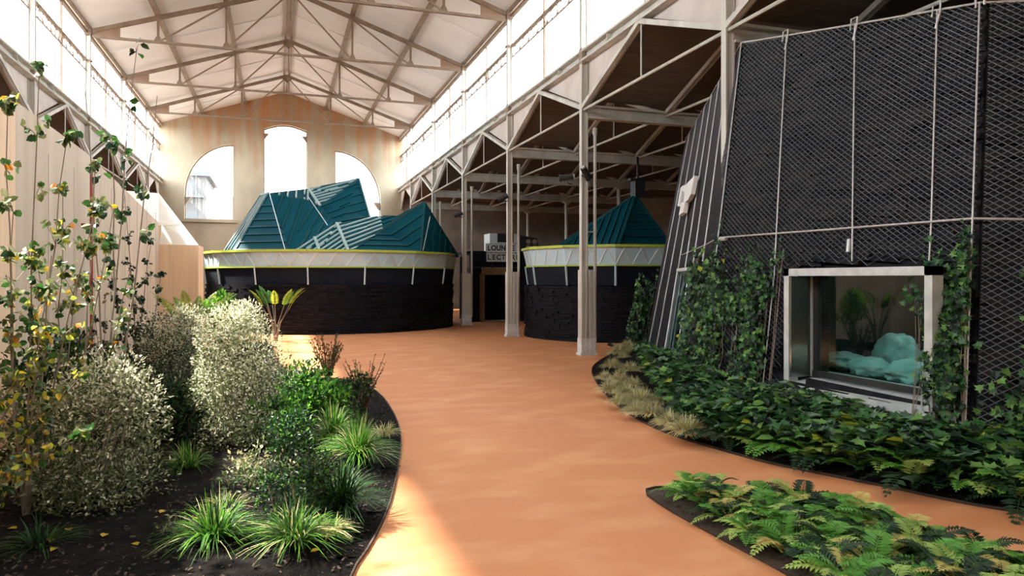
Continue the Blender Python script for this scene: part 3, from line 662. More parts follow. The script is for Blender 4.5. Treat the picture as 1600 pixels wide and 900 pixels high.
faces4 = [('front', N0, M0, N1, M1, True), ('side', F0, N0, F1, N1, True), ('right', M0, S0, M1, S1, True), ('far', S0, T0, S1, T1, False), ('end', T0, U0, T1, U1, False), ('back', U0, F0, U1, F1, False)]
rr = random.Random(11)
wire = MB(); slab = MB(); core = MB()
for nm, p00, p10, p01, p11, rich in faces4:
    n = (p10 - p00).cross(p01 - p00).normalized(); L_ = ((p10 - p00).length + (p11 - p01).length) / 2; H_ = ((p01 - p00).length + (p11 - p10).length) / 2
    na, nb = (max(4, int(L_ / .25)), max(4, int(H_ / .15))) if rich else (2, 2)
    for i in range(na):
        for j_ in range(nb):
            c_ = bil(p00, p10, p01, p11, (i + .5) / na, (j_ + .5) / nb)
            if nm == 'front' and inwin(c_, -.04): continue
            if nm == 'side' and inside_side(c_, -.06): continue
            core.face([bil(p00, p10, p01, p11, a / na, b / nb) for a, b in ((i, j_), (i + 1, j_), (i + 1, j_ + 1), (i, j_ + 1))])
    if not rich: continue
    b = 0.0
    while b < 1:
        h = rr.uniform(.045, .085) / H_; a = -rr.random() * .05
        while a < 1:
            da = rr.uniform(.18, .6) / L_; a0_, a1_ = max(a, 0), min(a + da, 1); b1_ = min(b + h * .94, 1); a += da
            if a1_ - a0_ < .004: continue
            c_ = bil(p00, p10, p01, p11, (a0_ + a1_) / 2, b)
            if nm == 'front' and (inwin(c_, .03) or inwin(bil(p00, p10, p01, p11, a0_ + .01, b), .02) or inwin(bil(p00, p10, p01, p11, a1_ - .01, b), .02)): continue
            if nm == 'side' and inside_side(c_, .05): continue
            dp = rr.uniform(.015, .075)
            q = [bil(p00, p10, p01, p11, x, y) for x, y in ((a0_, b), (a1_, b), (a1_, b1_), (a0_, b1_))]
            dd = [n * (dp + rr.uniform(-.012, .012)) for _ in q]
            slab.hexa([q[0], q[1], q[1] + dd[1], q[0] + dd[0]], [q[3], q[2], q[2] + dd[2], q[3] + dd[3]])
        b += h
    # chain link: two families of slanting wires
    px_, pz_ = .104, .066; nl = L_ / px_; nh = H_ / pz_; K = int(nl + nh) + 2
    for fam in (0, 1):
        for k in range(K):
            s0 = k * px_; seg = []
            NS = 40
            lo_b = max(0.0, (s0 - L_) / px_ * pz_ / H_); hi_b = min(1.0, s0 / px_ * pz_ / H_)
            if hi_b - lo_b < .01: continue
            run = []
            ns = max(2, int(NS * (hi_b - lo_b)))
            for q in range(ns + 1):
                bb = lo_b + (hi_b - lo_b) * q / ns; aa = (s0 - bb * H_ / pz_ * px_) / L_
                aa = min(max(aa, 0), 1); aa = aa if fam == 0 else 1 - aa
                p = bil(p00, p10, p01, p11, aa, bb) + n * (.092 + .004 * fam)
                bad = (nm == 'front' and inwin(p, .02)) or (nm == 'side' and inside_side(p, .02))
                if bad:
                    if len(run) > 1: wire.tube(run, .0052, 3, cap=False)
                    run = []
                else: run.append(p)
            if len(run) > 1: wire.tube([run[0]] + run[3:-1:3] + [run[-1]], .0052, 3, cap=False)
core.face([N1, M1, S1, T1, U1, F1]); core.build('wall_core', M['slate'], t)
slab.build('slate_courses', M['rock'], t); wire.build('chain_link_mesh', M['wire'], t)
# tension cables over the mesh
nF = (M0 - N0).cross(N1 - N0).normalized(); nS = (N0 - F0).cross(F1 - F0).normalized(); nB = (S0 - M0).cross(M1 - M0).normalized()
def FP(a, b, o=.115): return bil(N0, M0, N1, M1, a, b) + nF * o
def SP(a, b, o=.115): return bil(F0, N0, F1, N1, a, b) + nS * o
def BP(a, b, o=.115): return bil(M0, S0, M1, S1, a, b) + nB * o
def front_uv(u, v):
    """where the sight line meets the front wall (a along, b up)"""
    k = (u - 800) / FPX; best = None
    for i in range(61):
        for j_ in range(61):
            p = bil(N0, M0, N1, M1, i / 60, j_ / 60); xc = p.x * CS - p.y * SN; zc = p.x * SN + p.y * CS
            e_ = (xc / zc * FPX + 800 - u) ** 2 + (HZ - (p.z - CAMH) / zc * FPX - v) ** 2
            if best is None or e_ < best[0]: best = (e_, i / 60, j_ / 60)
    return best[1], best[2]
def cable(pts, r=.009):
    c_ = MB(); c_.tube(pts, r, 6); return c_.build('tension_cable', M['cable'], t)
for (ut, ub, vb) in ((1240, 1222, 430), (1345, 1341, 415), (1475, 1468, 345)):
    a0_, _ = front_uv(ut, 60); a1_, b1_ = front_uv(ub, vb)
    cable([FP(a0_, 1.0), FP(a0_ * .5 + a1_ * .5, (1 + b1_) / 2), FP(a1_, b1_)])
    o_ = MB(); p = FP(a0_, .985); o_.tube([p + Vector((-.02, .05, 0)), p + Vector((0, .05, .14)), p + Vector((0, -.05, .14)), p + Vector((-.02, -.05, 0)), p + Vector((-.02, 0, -.14))], .012, 6); o_.build('shackle', M['cable'], t)
a1_, b1_ = front_uv(1468, 345); cable([FP(a1_, b1_), FP(a1_ - .0, .02)])
a1_, b1_ = front_uv(1222, 430); cable([FP(a1_, b1_), FP(a1_, .02)])
cable([FP(1, 1, .14), FP(1, .55, .13), FP(1, .46, .13), FP(1, .02, .13)])
o_ = MB(); p = FP(1, .99, .13); o_.tube([p + Vector((0, .05, 0)), p + Vector((0, .05, .16)), p + Vector((0, -.05, .16)), p + Vector((0, -.05, 0))], .012, 6); o_.build('shackle', M['cable'], t)
cable([FP(0, 1, .13), FP(0, .5, .13), FP(0, .02, .13)])
cable([FP(0, .44), FP(.5, .47), FP(1, .505, .13), BP(.5, .5), BP(1, .5)], .012)
cable([FP(0, .44), SP(.85, .43), SP(.5, .42)], .010)
cable([FP(0, 1.0), FP(.5, 1.0, .1), FP(1, 1.0, .12), BP(.5, .985), BP(1, .98)], .012)
cable([SP(0, 1.0), SP(.5, 1.0), SP(1, 1.0)], .012)
for a in (.12, .30, .47, .60, .72, .85): cable([SP(a, 1), SP(a + .01, .5), SP(a, .02)], .014)
o_ = MB()
for pts in ([FP(.01, .435, .13), FP(.05, .437, .13)],): o_.tube(pts, .028, 8)
a_, b_ = front_uv(1341, 378); o_.tube([FP(a_, b_), FP(a_, b_ - .03)], .026, 8); o_.build('turnbuckle', M['cable'], t)
# boxed viewing window in the front wall
fr = MB(); th = .09
xw0, xw1 = WX, WX + .62
for (yc, zc_, dy, dz) in (((WY0 + WY1) / 2, WZ1 - th / 2, WY1 - WY0, th), (WY1 - th / 2, (WZ0 + WZ1) / 2, th, WZ1 - WZ0), (WY0 + th / 2, (WZ0 + WZ1) / 2, th, WZ1 - WZ0)):
    fr.box((xw0 + .07, yc, zc_), (.14, dy, dz))
fr.prism([(xw0, WY0, WZ0 - .06), (xw0 + .4, WY0, WZ0 - .06), (xw1, WY0, WZ0 + .14), (xw0, WY0, WZ0 + .02)], (0, WY1 - WY0, 0))
wf = fr.build('window_frame', M['winframe'], t)
rv = MB()
for (yc, zc_, dy, dz) in (((WY0 + WY1) / 2, WZ1 - th / 2 - .005, WY1 - WY0 - .02, th - .02), (WY1 - th / 2 - .005, (WZ0 + WZ1) / 2, th - .02, WZ1 - WZ0 - .02), (WY0 + th / 2 + .005, (WZ0 + WZ1) / 2, th - .02, WZ1 - WZ0 - .02)):
    rv.box(((xw0 + .14 + xw1) / 2, yc, zc_), (xw1 - xw0 - .14, dy, dz))
rv.build('reveal', M['rock'], wf)
s_ = MB(); s_.box((xw0 + .16, WY1 - .11, (WZ0 + WZ1) / 2), (.30, .03, WZ1 - WZ0 - .2)); s_.build('polished_reveal', M['mirror'], wf)
s_ = MB(); s_.box((xw0 + .34, (WY0 + WY1) / 2, WZ0 + .14), (.05, WY1 - WY0 - .2, .07)); s_.box((xw0 + .36, WY1 - .16, (WZ0 + WZ1) / 2), (.06, .1, WZ1 - WZ0 - .2)); s_.build('black_gasket', M['black'], wf)
s_ = MB(); s_.box((xw0 + .315, WY1 - .12, (WZ0 + WZ1) / 2), (.03, .035, WZ1 - WZ0 - .2)); s_.build('mullion', M['winframe'], wf)
s_ = MB(); s_.face([(xw0 + .35, WY0 + .08, WZ0 + .1), (xw0 + .35, WY1 - .08, WZ0 + .1), (xw0 + .35, WY1 - .08, WZ1 - .08), (xw0 + .35, WY0 + .08, WZ1 - .08)]); s_.build('pane', M['winglass'], wf)
# small room behind it
rm = MB(); rx0_, rx1_, ry0_, ry1_ = xw1, 9.6, 4.9, 9.2
rm.box((rx1_, (ry0_ + ry1_) / 2, 1.45), (.05, ry1_ - ry0_, 2.2)); rm.box(((rx0_ + rx1_) / 2 + .3, ry0_ + .3, 1.45), (rx1_ - rx0_, .05, 2.2)); rm.box(((rx0_ + rx1_) / 2 + .3, ry1_, 1.45), (rx1_ - rx0_ - .6, .05, 2.2))
rm.box(((rx0_ + rx1_) / 2, (ry0_ + ry1_) / 2, WZ0 + .06), (rx1_ - rx0_, ry1_ - ry0_ - .6, .05)); rm.box(((rx0_ + rx1_) / 2 + .5, (ry0_ + ry1_) / 2, 2.5), (rx1_ - rx0_ - 1, ry1_ - ry0_, .05))
rm.build('inner_room', M['darkint'], t)
# side window box
s_ = MB(); d_ = (N0 - F0).normalized()
def SW(y, z, o): 
    a = (y - F0.y) / (N0.y - F0.y); return bil(F0, N0, F1, N1, a, z / 5.35) + nS * o
for y_ in (YSW0, YSW1):
    for a_, b_ in ((SW(y_, 0, .2), SW(y_, 1.9, .2)), (SW(y_, 0, .06), SW(y_, 1.9, .06)), (SW(y_, 1.9, .06), SW(y_, 1.9, .2))): s_.bar(a_, b_, .03, .03)
s_.prism([SW(YSW0 - .02, 1.88, -.1), SW(YSW0 - .02, 1.88, .22), SW(YSW1 + .02, 1.88, .22), SW(YSW1 + .02, 1.88, -.1)], (0, 0, .06))
sf = s_.build('window_frame', M['winframe'], t)
for y_ in (YSW0, YSW1):
    s_ = MB(); s_.prism([SW(y_, 0, -.1), SW(y_, 0, .19), SW(y_, 1.88, .19), SW(y_, 1.88, -.1)], d_ * .012); s_.build('side_cheek', M['cheek'], sf)
s_ = MB(); s_.face([SW(YSW0, .0, .17), SW(YSW1, .0, .17), SW(YSW1, 1.86, .17), SW(YSW0, 1.86, .17)]); s_.build('pane', M['winglass'], sf)
# white raised emblem on the side wall
s_ = MB(); nh_ = Vector((nS.x, nS.y, 0)).normalized()
def side_uv(u, v):
    best = None
    for i in range(121):
        for j_ in range(81):
            p = bil(F0, N0, F1, N1, i / 120, j_ / 80) + nS * .2; xc = p.x * CS - p.y * SN; zc = p.x * SN + p.y * CS
            e_ = (xc / zc * FPX + 800 - u) ** 2 + (HZ - (p.z - CAMH) / zc * FPX - v) ** 2
            if best is None or e_ < best[0]: best = (e_, i / 120, j_ / 80)
    return best[1], best[2]
for poly in ([(1061, 323), (1066, 294), (1070, 291), (1066, 324)], [(1071, 318), (1074, 291), (1086, 277), (1088, 275), (1084, 305), (1079, 313)], [(1064, 338), (1068, 318), (1073, 316), (1071, 333)], [(1066, 296), (1070, 291), (1075, 290), (1073, 302)]):
    s_.prism([SP(*side_uv(u, v), .16) for u, v in poly], nS * .08)
s_.build('raised_emblem', M['white'], t)

# added fill light that brightens the inner room, no fixture stands there
ld = bpy.data.lights.new('room_fill', 'AREA'); ld.shape = 'RECTANGLE'; ld.size = 1.6; ld.size_y = .5; ld.energy = 15; ld.color = (.85, 1.0, .95)
lo_ = bpy.data.objects.new('room_fill', ld); COL.objects.link(lo_); lo_.location = (7.7, 6.4, 2.42)
# sacks and a plant seen through the viewing window
def sack(c, r, rz, label):
    import bmesh
    bm = bmesh.new(); bmesh.ops.create_icosphere(bm, subdivisions=4, radius=1)
    for v_ in bm.verts:
        p = v_.co; k = noise.noise(p * 1.7 + Vector(c)) * .24 + noise.noise(p * 4 + Vector(c)) * .10 - abs(noise.noise(p * 3 + Vector(c) * 2)) * .22
        sx = math.copysign(abs(p.x) ** .75, p.x); sz = p.z
        v_.co = Vector((sx * r[0], p.y * r[1], max(sz, -.72) * r[2])) * (1 + k)
        v_.co.z += r[2] * .72 * (1 + k) * 0 
    zmin = min(v_.co.z for v_ in bm.verts)
    for v_ in bm.verts: v_.co.z -= zmin
    me = bpy.data.meshes.new('sack'); bm.to_mesh(me); bm.free(); me.materials.append(M['bag']); me.polygons.foreach_set('use_smooth', [True] * len(me.polygons))
    o = bpy.data.objects.new('sack', me); COL.objects.link(o); o.location = c; o.rotation_euler = (0, 0, rz)
    return tag(o, label, 'sack', 'pale sacks behind the viewing window')
zf_ = WZ0 + .085
sack((6.98, 6.42, zf_), (.26, .34, .17), .3, 'pale green sack lying right of centre behind the viewing window glass')
sack((6.98, 7.05, zf_), (.24, .30, .15), -.4, 'pale green sack lying low in the middle of the viewing window')
sack((7.55, 7.2, zf_), (.22, .30, .30), .2, 'tall pale green sack standing upright at the back of the window room')
sack((7.55, 6.45, zf_), (.26, .3, .28), .9, 'pale green sack at the far right of the window room')
sack((7.3, 7.85, zf_), (.3, .4, .13), -.2, 'flat pale green sack at the left of the window room')

# ================================================================== spotlights clamped to the columns
def spot(base, d, label):
    base = Vector(base); d = Vector(d).normalized()
    t = thing('spotlight', label, 'spotlight', base, 'black spotlights on the columns')
    m_ = MB(); m_.tube([base, base + d * .30], .075, 10); m_.tube([base + d * .30, base + d * .33], .088, 10); m_.build('housing', M['black'], t)
    m_ = MB(); m_.tube([base - d * .03, base], .055, 10); m_.build('rear_cap', M['cable'], t)
    m_ = MB(); m_.tube([base + d * .12, base + d * .12 + Vector((0, 0, -.14)), Vector((base.x + .02, base.y + .13, base.z - .16))], .016, 6); m_.build('bracket', M['black'], t)
spot((6.72, YC[3] - .20, 4.36), (.5, .25, -.55), 'black spotlight angled right on the nearest steel column')
spot((6.56, YC[3] + .0, 4.18), (-.9, .35, -.12), 'black spotlight pointing left on the nearest steel column')
spot((6.7, YC[4] - .22, 4.34), (-.6, .2, -.3), 'black spotlight on the column left of the small pavilion')
spot((6.7, YC[5] - .22, 4.30), (-.7, .2, -.3), 'black spotlight on the column beside the dark doorway')
# ================================================================== PLANTING
def smooth_closed(pts, it=2):
    for _ in range(it):
        q = []
        for i in range(len(pts)):
            a, b = pts[i], pts[(i + 1) % len(pts)]
            q += [a * .75 + b * .25, a * .25 + b * .75]
        pts = q
    return pts
def P2(l): return [Vector((p.x, p.y)) for p in (G(u, v) for u, v in l)]
left_bed = P2([(548, 898), (582, 850), (606, 800), (619, 750), (627, 700), (625, 670), (613, 642), (596, 618), (570, 600), (530, 592), (470, 590), (440, 575), (428, 550), (420, 532)]) + [Vector((-1.85, 19.5)), Vector((-2.72, 19.4)), Vector((-2.72, 1.2)), Vector((-.6, 1.0)), Vector((.05, 3.0))]
right_bed = P2([(1600, 803), (1500, 787), (1400, 765), (1300, 745), (1200, 725), (1130, 705), (1060, 685), (1010, 664), (970, 640), (945, 616), (930, 596), (923, 578), (932, 567), (958, 552), (962, 543), (952, 536)]) + [Vector((8.3, 17.3)), Vector((9.3, 16.6)), Vector((6.3, 9.0)), Vector((6.4, 4.9)), Vector((8.8, 2.2)), Vector((7.5, .8)), Vector((5.6, 2.4))]
front_bed = P2([(1003, 769), (1030, 762), (1100, 765), (1180, 776), (1300, 800), (1450, 840), (1600, 880)]) + [Vector((3.9, 1.3)), Vector((2.4, 1.9))] + P2([(1300, 935), (1240, 905), (1200, 882), (1100, 829), (1040, 795)])
def inside(p, poly):
    r = False
    for i in range(len(poly)):
        a, b = poly[i], poly[i - 1]
        if (a.y > p[1]) != (b.y > p[1]) and p[0] < (b.x - a.x) * (p[1] - a.y) / (b.y - a.y) + a.x: r = not r
    return r
def edist(p, poly):
    p = Vector((p[0], p[1])); d = 1e9
    for i in range(len(poly)):
        a, b = poly[i - 1], poly[i]; ab = b - a; t_ = max(0, min(1, (p - a).dot(ab) / max(ab.length_squared, 1e-9))); d = min(d, (p - a - ab * t_).length)
    return d
def bed(name, poly, label, hmax=.10):
    import bmesh
    poly = smooth_closed(poly, 1)
    m_ = MB(); m_.face([(p.x, p.y, .006) for p in poly])
    s = .14; xs = [p.x for p in poly]; ys = [p.y for p in poly]
    nx, ny = int((max(xs) - min(xs)) / s) + 1, int((max(ys) - min(ys)) / s) + 1; idx = {}
    for i in range(nx + 1):
        for j_ in range(ny + 1):
            p = (min(xs) + i * s, min(ys) + j_ * s)
            if inside(p, poly):
                d = edist(p, poly); tt = min(1, d / .6); idx[i, j_] = len(m_.v)
                m_.v.append((p[0], p[1], .007 + hmax * tt * tt * (3 - 2 * tt) + (noise.noise(Vector((p[0] * 3, p[1] * 3, 0))) * .03 + .01) * tt))
    for i in range(nx):
        for j_ in range(ny):
            k = [(i, j_), (i + 1, j_), (i + 1, j_ + 1), (i, j_ + 1)]
            if all(x in idx for x in k): m_.f.append(tuple(idx[x] for x in k)); m_.m.append(0)
    o = m_.build(name, M['soil_lit'] if 'pointed' in label else M['soil'], None, True); tag(o, label, 'soil', None, 'structure')
    e = MB(); pl = [Vector((p.x, p.y, .008)) for p in poly]
    for a, b in zip(pl, pl[1:] + pl[:1]): e.bar(a, b, .012, .03)
    e.build('bed_edging', M['mulch'], o)
    return poly
left_bed = bed('planting_bed', left_bed, 'shaded soil bed along the plywood wall'); right_bed = bed('planting_bed', right_bed, 'shaded soil bed at the foot of the stone pavilion'); front_bed = bed('planting_bed', front_bed, 'pointed dark soil bed of ferns in the path', .05)
ch = MB()
for poly, n in ((left_bed, 5200), (front_bed, 500), (right_bed, 700)):
    xs = [p.x for p in poly]; ys = [p.y for p in poly]; k = 0
    while k < n:
        p = (R.uniform(min(xs), max(xs)), R.uniform(min(ys), min(max(ys), 11)))
        if not inside(p, poly): k += .02; continue
        k += 1; d = edist(p, poly); tt = min(1, d / .6); z = .012 + .11 * tt * tt * (3 - 2 * tt)
        a = R.uniform(0, 6.3); dv = Vector((math.cos(a), math.sin(a), R.uniform(-.3, .5))).normalized(); L_ = R.uniform(.01, .034)
        ch.bar(Vector((p[0], p[1], z)), Vector((p[0], p[1], z)) + dv * L_, L_ * .45, .006, mi=R.choice((0, 0, 0, 1)))
tag(ch.build('bark_mulch', [M['mulch'], M['mulch2']]), 'loose bark chips lying on the planting soil', 'mulch', None, 'stuff')

LF = {k: leafmat(k + '_leaf', c, tr) for k, c, tr in (
    ('cream', lin((224, 224, 200)), .3), ('sage', lin((146, 154, 118)), .3), ('olive', lin((104, 116, 72)), .3), ('dull', lin((70, 82, 52)), .3),
    ('dark', lin((30, 62, 34)), .25), ('deep', lin((22, 48, 34)), .2), ('mid', lin((58, 104, 44)), .3), ('bright', lin((104, 160, 52)), .4), ('lime', lin((170, 180, 60)), .4),
    ('yellow', lin((205, 175, 50)), .4), ('orange', lin((205, 130, 40)), .4), ('fern', lin((98, 160, 66)), .3), ('fernlight', lin((172, 204, 112)), .35), ('ferntan', lin((200, 190, 116)), .35),
    ('ivy', lin((56, 104, 54)), .2), ('ivylight', lin((108, 154, 78)), .25), ('ivygrey', lin((96, 128, 104)), .2), ('straw', lin((214, 206, 156)), .35), ('sedge', lin((176, 174, 118)), .3), ('russet', lin((120, 92, 58)), .3))}
def rdir(rr, zb=-1.0):
    while True:
        v = Vector((rr.uniform(-1, 1), rr.uniform(-1, 1), rr.uniform(zb, 1)))
        if .05 < v.length < 1: return v.normalized()
def pick(rr, wts):
    x = rr.random() * sum(wts)
    for i, w_ in enumerate(wts):
        x -= w_
        if x <= 0: return i
    return 0
def shrub(name, label, base, rx, h, n, L, mats, wts, seed, lumps=26, zlow=.12, stem='bark', topw=None, cat='shrub', group=None, shape=1.0, leafw=.5, stems=14, rnd=False):
    rr = random.Random(seed); base = Vector(base)
    t = thing(name, label, cat, base, group)
    cen = []
    for k in range(lumps):
        zt = rr.uniform(zlow, .88); prof = math.sin(math.pi * min(.97, (zt * .86 + .12))) ** .75 * (1 - (zt * .35 if shape != 1 else 0))
        a = k * 2.399 + rr.random(); r = rx * prof * rr.uniform(.45, .80)
        cen.append((base + Vector((r * math.cos(a), r * math.sin(a), h * zt)), rx * rr.uniform(.28, .42)))
    cen.append((base + Vector((0, 0, h * .86)), rx * .34))
    m_ = MB()
    for k in range(n):
        c, r = cen[rr.randrange(len(cen))]; d = rdir(rr); p = c + Vector((d.x, d.y, d.z * 1.15)) * r * (rr.random() ** .35)
        if p.z < base.z + .03: continue
        o = (d * .9 + rdir(rr) * .8 + Vector((0, 0, .25))).normalized()
        zt = (p.z - base.z) / h
        wt = wts if topw is None or rr.random() > zt * zt else topw
        m_.leaf(p, o, rdir(rr, -.2) + Vector((0, 0, .6)), L * rr.uniform(.65, 1.25), L * leafw * rr.uniform(.8, 1.2), pick(rr, wt), .18, rnd)
    m_.build('foliage', [LF[x] for x in mats], t)
    s = MB()
    for k in range(stems):
        c, r = cen[rr.randrange(len(cen))]; b0 = base + Vector((rr.uniform(-.06, .06), rr.uniform(-.06, .06), -.01))
        s.tube([b0, b0 * .45 + c * .55 + Vector((rr.uniform(-.05, .05), rr.uniform(-.05, .05), -.05)), c + Vector((0, 0, r * .5))], .010, 5, r1=.004)
    s.build('stems', M[stem], t)
    return t
def grass(label, base, r, h, n, mats, wts, seed, wdt=.010, group='grass clumps in the left bed', cat='grass clump', name='grass_clump'):
    rr = random.Random(seed); base = Vector(base); m_ = MB()
    for k in range(n):
        a = rr.uniform(0, 6.283); lean = rr.random() ** .6; L_ = h * rr.uniform(.8, 1.25); d = Vector((math.cos(a), math.sin(a), 0)); sd_ = Vector((-d.y, d.x, 0))
        b0 = base + d * rr.uniform(0, .05) + sd_ * rr.uniform(-.05, .05); mi = pick(rr, wts); pr = None
        for q in range(6):
            t_ = q / 5; p = b0 + d * (r * lean * t_ ** 1.5 * 1.15) + Vector((0, 0, L_ * (t_ * (1.15 - .25 * lean) - .75 * lean * t_ ** 2.6))); w_ = wdt * (1 - t_ ** 2 * .9) * .6
            p.z = max(p.z, .02)
            c = (p - sd_ * w_, p + sd_ * w_)
            if pr: m_.face([pr[0], pr[1], c[1], c[0]], mi)
            pr = c
    o = m_.build(name, [LF[x] for x in mats]); return tag(o, label, cat, group)
def gp(u, v): p = G(u, v); return (p.x, p.y, .06)

# big shrubs of the left bed
V1 = (['cream', 'sage', 'olive', 'dull'], [3, 5, 5, 3], [8, 4, 1, 0])
shrub('variegated_shrub', 'wide variegated cream leaved shrub nearest the viewer at lower left', gp(140, 800), .66, 1.12, 11000, .038, V1[0], [2, 4, 5, 5], 1, 40, .1, topw=V1[2])
shrub('variegated_shrub', 'tall rounded cream variegated shrub in the middle of the left bed', gp(372, 712), .60, 1.50, 13000, .036, V1[0], [4, 5, 5, 3], 2, 44, .08, topw=[9, 4, 1, 0], shape=.8)
shrub('variegated_shrub', 'grey green rounded shrub with pale top behind the middle shrub', gp(276, 655), .56, 1.42, 9000, .038, ['cream', 'sage', 'dull', 'deep'], [1, 3, 6, 4], 3, 36, .1, topw=[8, 4, 2, 0])
shrub('boxleaf_shrub', 'upright dark green small leaved shrub by the bed edge grasses', gp(463, 826), .31, .80, 3600, .036, ['mid', 'dark', 'deep', 'bright'], [4, 5, 4, 1], 4, 26, .08, shape=.9)
shrub('boxleaf_shrub', 'dark green bush with reddish twiggy top at the bed corner', gp(555, 655), .30, .52, 1700, .042, ['mid', 'dark', 'deep', 'bright'], [3, 5, 5, 1], 5, 20, .08)
shrub('low_evergreen', 'low dark glossy evergreen between the two nearest cream shrubs', gp(262, 700), .50, .55, 2200, .07, ['dark', 'deep', 'mid'], [4, 4, 2], 6, 20, .1)
shrub('low_evergreen', 'dark green leafy bush against the plywood wall at left edge', gp(95, 700), .55, 1.15, 2600, .08, ['dark', 'deep', 'mid'], [4, 4, 3], 7, 24, .1, rnd=True)
shrub('leafy_perennial', 'bright green broad leaved plant under the twiggy bush', gp(468, 672), .42, .55, 1400, .085, ['mid', 'bright', 'dark'], [5, 3, 3], 8, 14, .15, cat='leafy plant', leafw=.42)
shrub('leafy_perennial', 'low fresh green plant at the foot of the tall cream shrub', gp(430, 708), .40, .42, 1100, .075, ['mid', 'bright', 'dark'], [4, 3, 3], 9, 12, .2, cat='leafy plant', leafw=.4)
shrub('leafy_perennial', 'bushy green plant at the sunlit far edge of the left bed', gp(478, 634), .44, .46, 1100, .08, ['mid', 'bright', 'dark'], [4, 2, 4], 10, 12, .2, cat='leafy plant', leafw=.42)
shrub('leafy_perennial', 'small olive green plant on bare soil behind the front grass clump', gp(380, 782), .26, .16, 260, .05, ['sage', 'olive', 'mid'], [4, 3, 2], 12, 10, .3, cat='leafy plant')
shrub('leafy_perennial', 'tiny pale green seedling cluster in the shaded front soil', gp(275, 858), .20, .14, 150, .035, ['sage', 'dull', 'dark'], [3, 3, 4], 13, 8, .3, cat='leafy plant')
shrub('bamboo_clump', 'bright green leafy clump rising behind the tall cream shrub', gp(348, 585), .34, 1.55, 1100, .12, ['bright', 'mid', 'lime'], [5, 4, 2], 14, 16, .45, cat='shrub', leafw=.25)
shrub('leafy_perennial', 'spreading bright green plant behind the path edge grass clump', gp(512, 668), .40, .40, 1100, .08, ['mid', 'bright', 'dark'], [5, 4, 2], 15, 12, .2, cat='leafy plant', leafw=.38)
shrub('leafy_perennial', 'low dry yellow green plant on the mulch in the middle of the bed', gp(405, 755), .34, .16, 420, .05, ['sage', 'olive', 'straw'], [4, 3, 2], 16, 10, .3, cat='leafy plant')
def twiggy(name, label, base, h, spread, nst, L, mats, wts, seed, per=26, stem='redbark', cat='shrub'):
    rr = random.Random(seed); base = Vector(base); t = thing(name, label, cat, base); s = MB(); m_ = MB()
    for k in range(nst):
        a = rr.uniform(0, 6.283); tip = base + Vector((math.cos(a) * spread * rr.uniform(.3, 1), math.sin(a) * spread * rr.uniform(.3, 1), h * rr.uniform(.6, 1.05)))
        mid = base.lerp(tip, .5) + Vector((0, 0, h * .08)); s.tube([base, mid, tip], .008, 4, r1=.002, cap=False)
        for q in range(per):
            t_ = rr.uniform(.18, 1); p = base.lerp(mid, t_ * 2) if t_ < .5 else mid.lerp(tip, t_ * 2 - 1)
            m_.leaf(p, (rdir(rr) + Vector((0, 0, .5))).normalized(), rdir(rr), L * rr.uniform(.6, 1.2), L * .5, pick(rr, wts))
    m_.build('foliage', [LF[x] for x in mats], t); s.build('stems', M[stem], t); return t
twiggy('twiggy_shrub', 'upright twiggy shrub with dull small leaves at the far bed edge', gp(513, 603), .78, .36, 30, .04, ['dull', 'olive', 'russet'], [4, 3, 3], 21, 44)
twiggy('twiggy_shrub', 'spindly reddish twigs growing out of the dark corner bush', gp(570, 650), .72, .34, 22, .032, ['olive', 'russet', 'dull'], [3, 4, 2], 22, 20)

# grass clumps
GM = ['bright', 'mid', 'straw', 'dark']
for lab, u, v, r, h, n, wt, sd_ in (
    ('bright grass clump with pale tips at the bottom edge of the photo', 462, 872, .36, .30, 280, [5, 5, 1.6, 2], 31), ('wide green grass clump in the front soil left of the bright one', 335, 868, .38, .32, 300, [4, 6, .8, 3], 32),
    ('dark shaded grass clump beside the small leaved shrub', 533, 815, .42, .38, 360, [0, 3, 0, 6], 33), ('sunlit grass clump next to the big front cream shrub', 292, 752, .24, .30, 220, [6, 4, 1, 1], 34),
    ('tall bright grass clump at the path edge of the left bed', 560, 735, .44, .42, 460, [6, 5, 2, 1], 35), ('bright grass clump touching the dark corner bush', 520, 702, .40, .40, 380, [5, 5, 2, 1], 36),
    ('green grass clump behind the small leaved shrub', 470, 716, .30, .34, 240, [4, 5, 1, 2], 37), ('pale dry grass tuft on the mulch by the path bend', 600, 690, .22, .16, 120, [1, 1, 6, 0], 38),
    ('dry grass tuft on the sunlit soil behind the front clumps', 355, 812, .26, .14, 110, [1, 1, 6, 0], 39), ('thin dark grass in the shaded bottom left corner', 60, 880, .30, .22, 120, [0, 2, 0, 5], 40),
    ('thin straw grass tuft near the bright bottom clump', 510, 850, .20, .15, 100, [1, 1, 6, 0], 41)):
    grass(lab, gp(u, v), r, h, n, GM, wt, sd_)

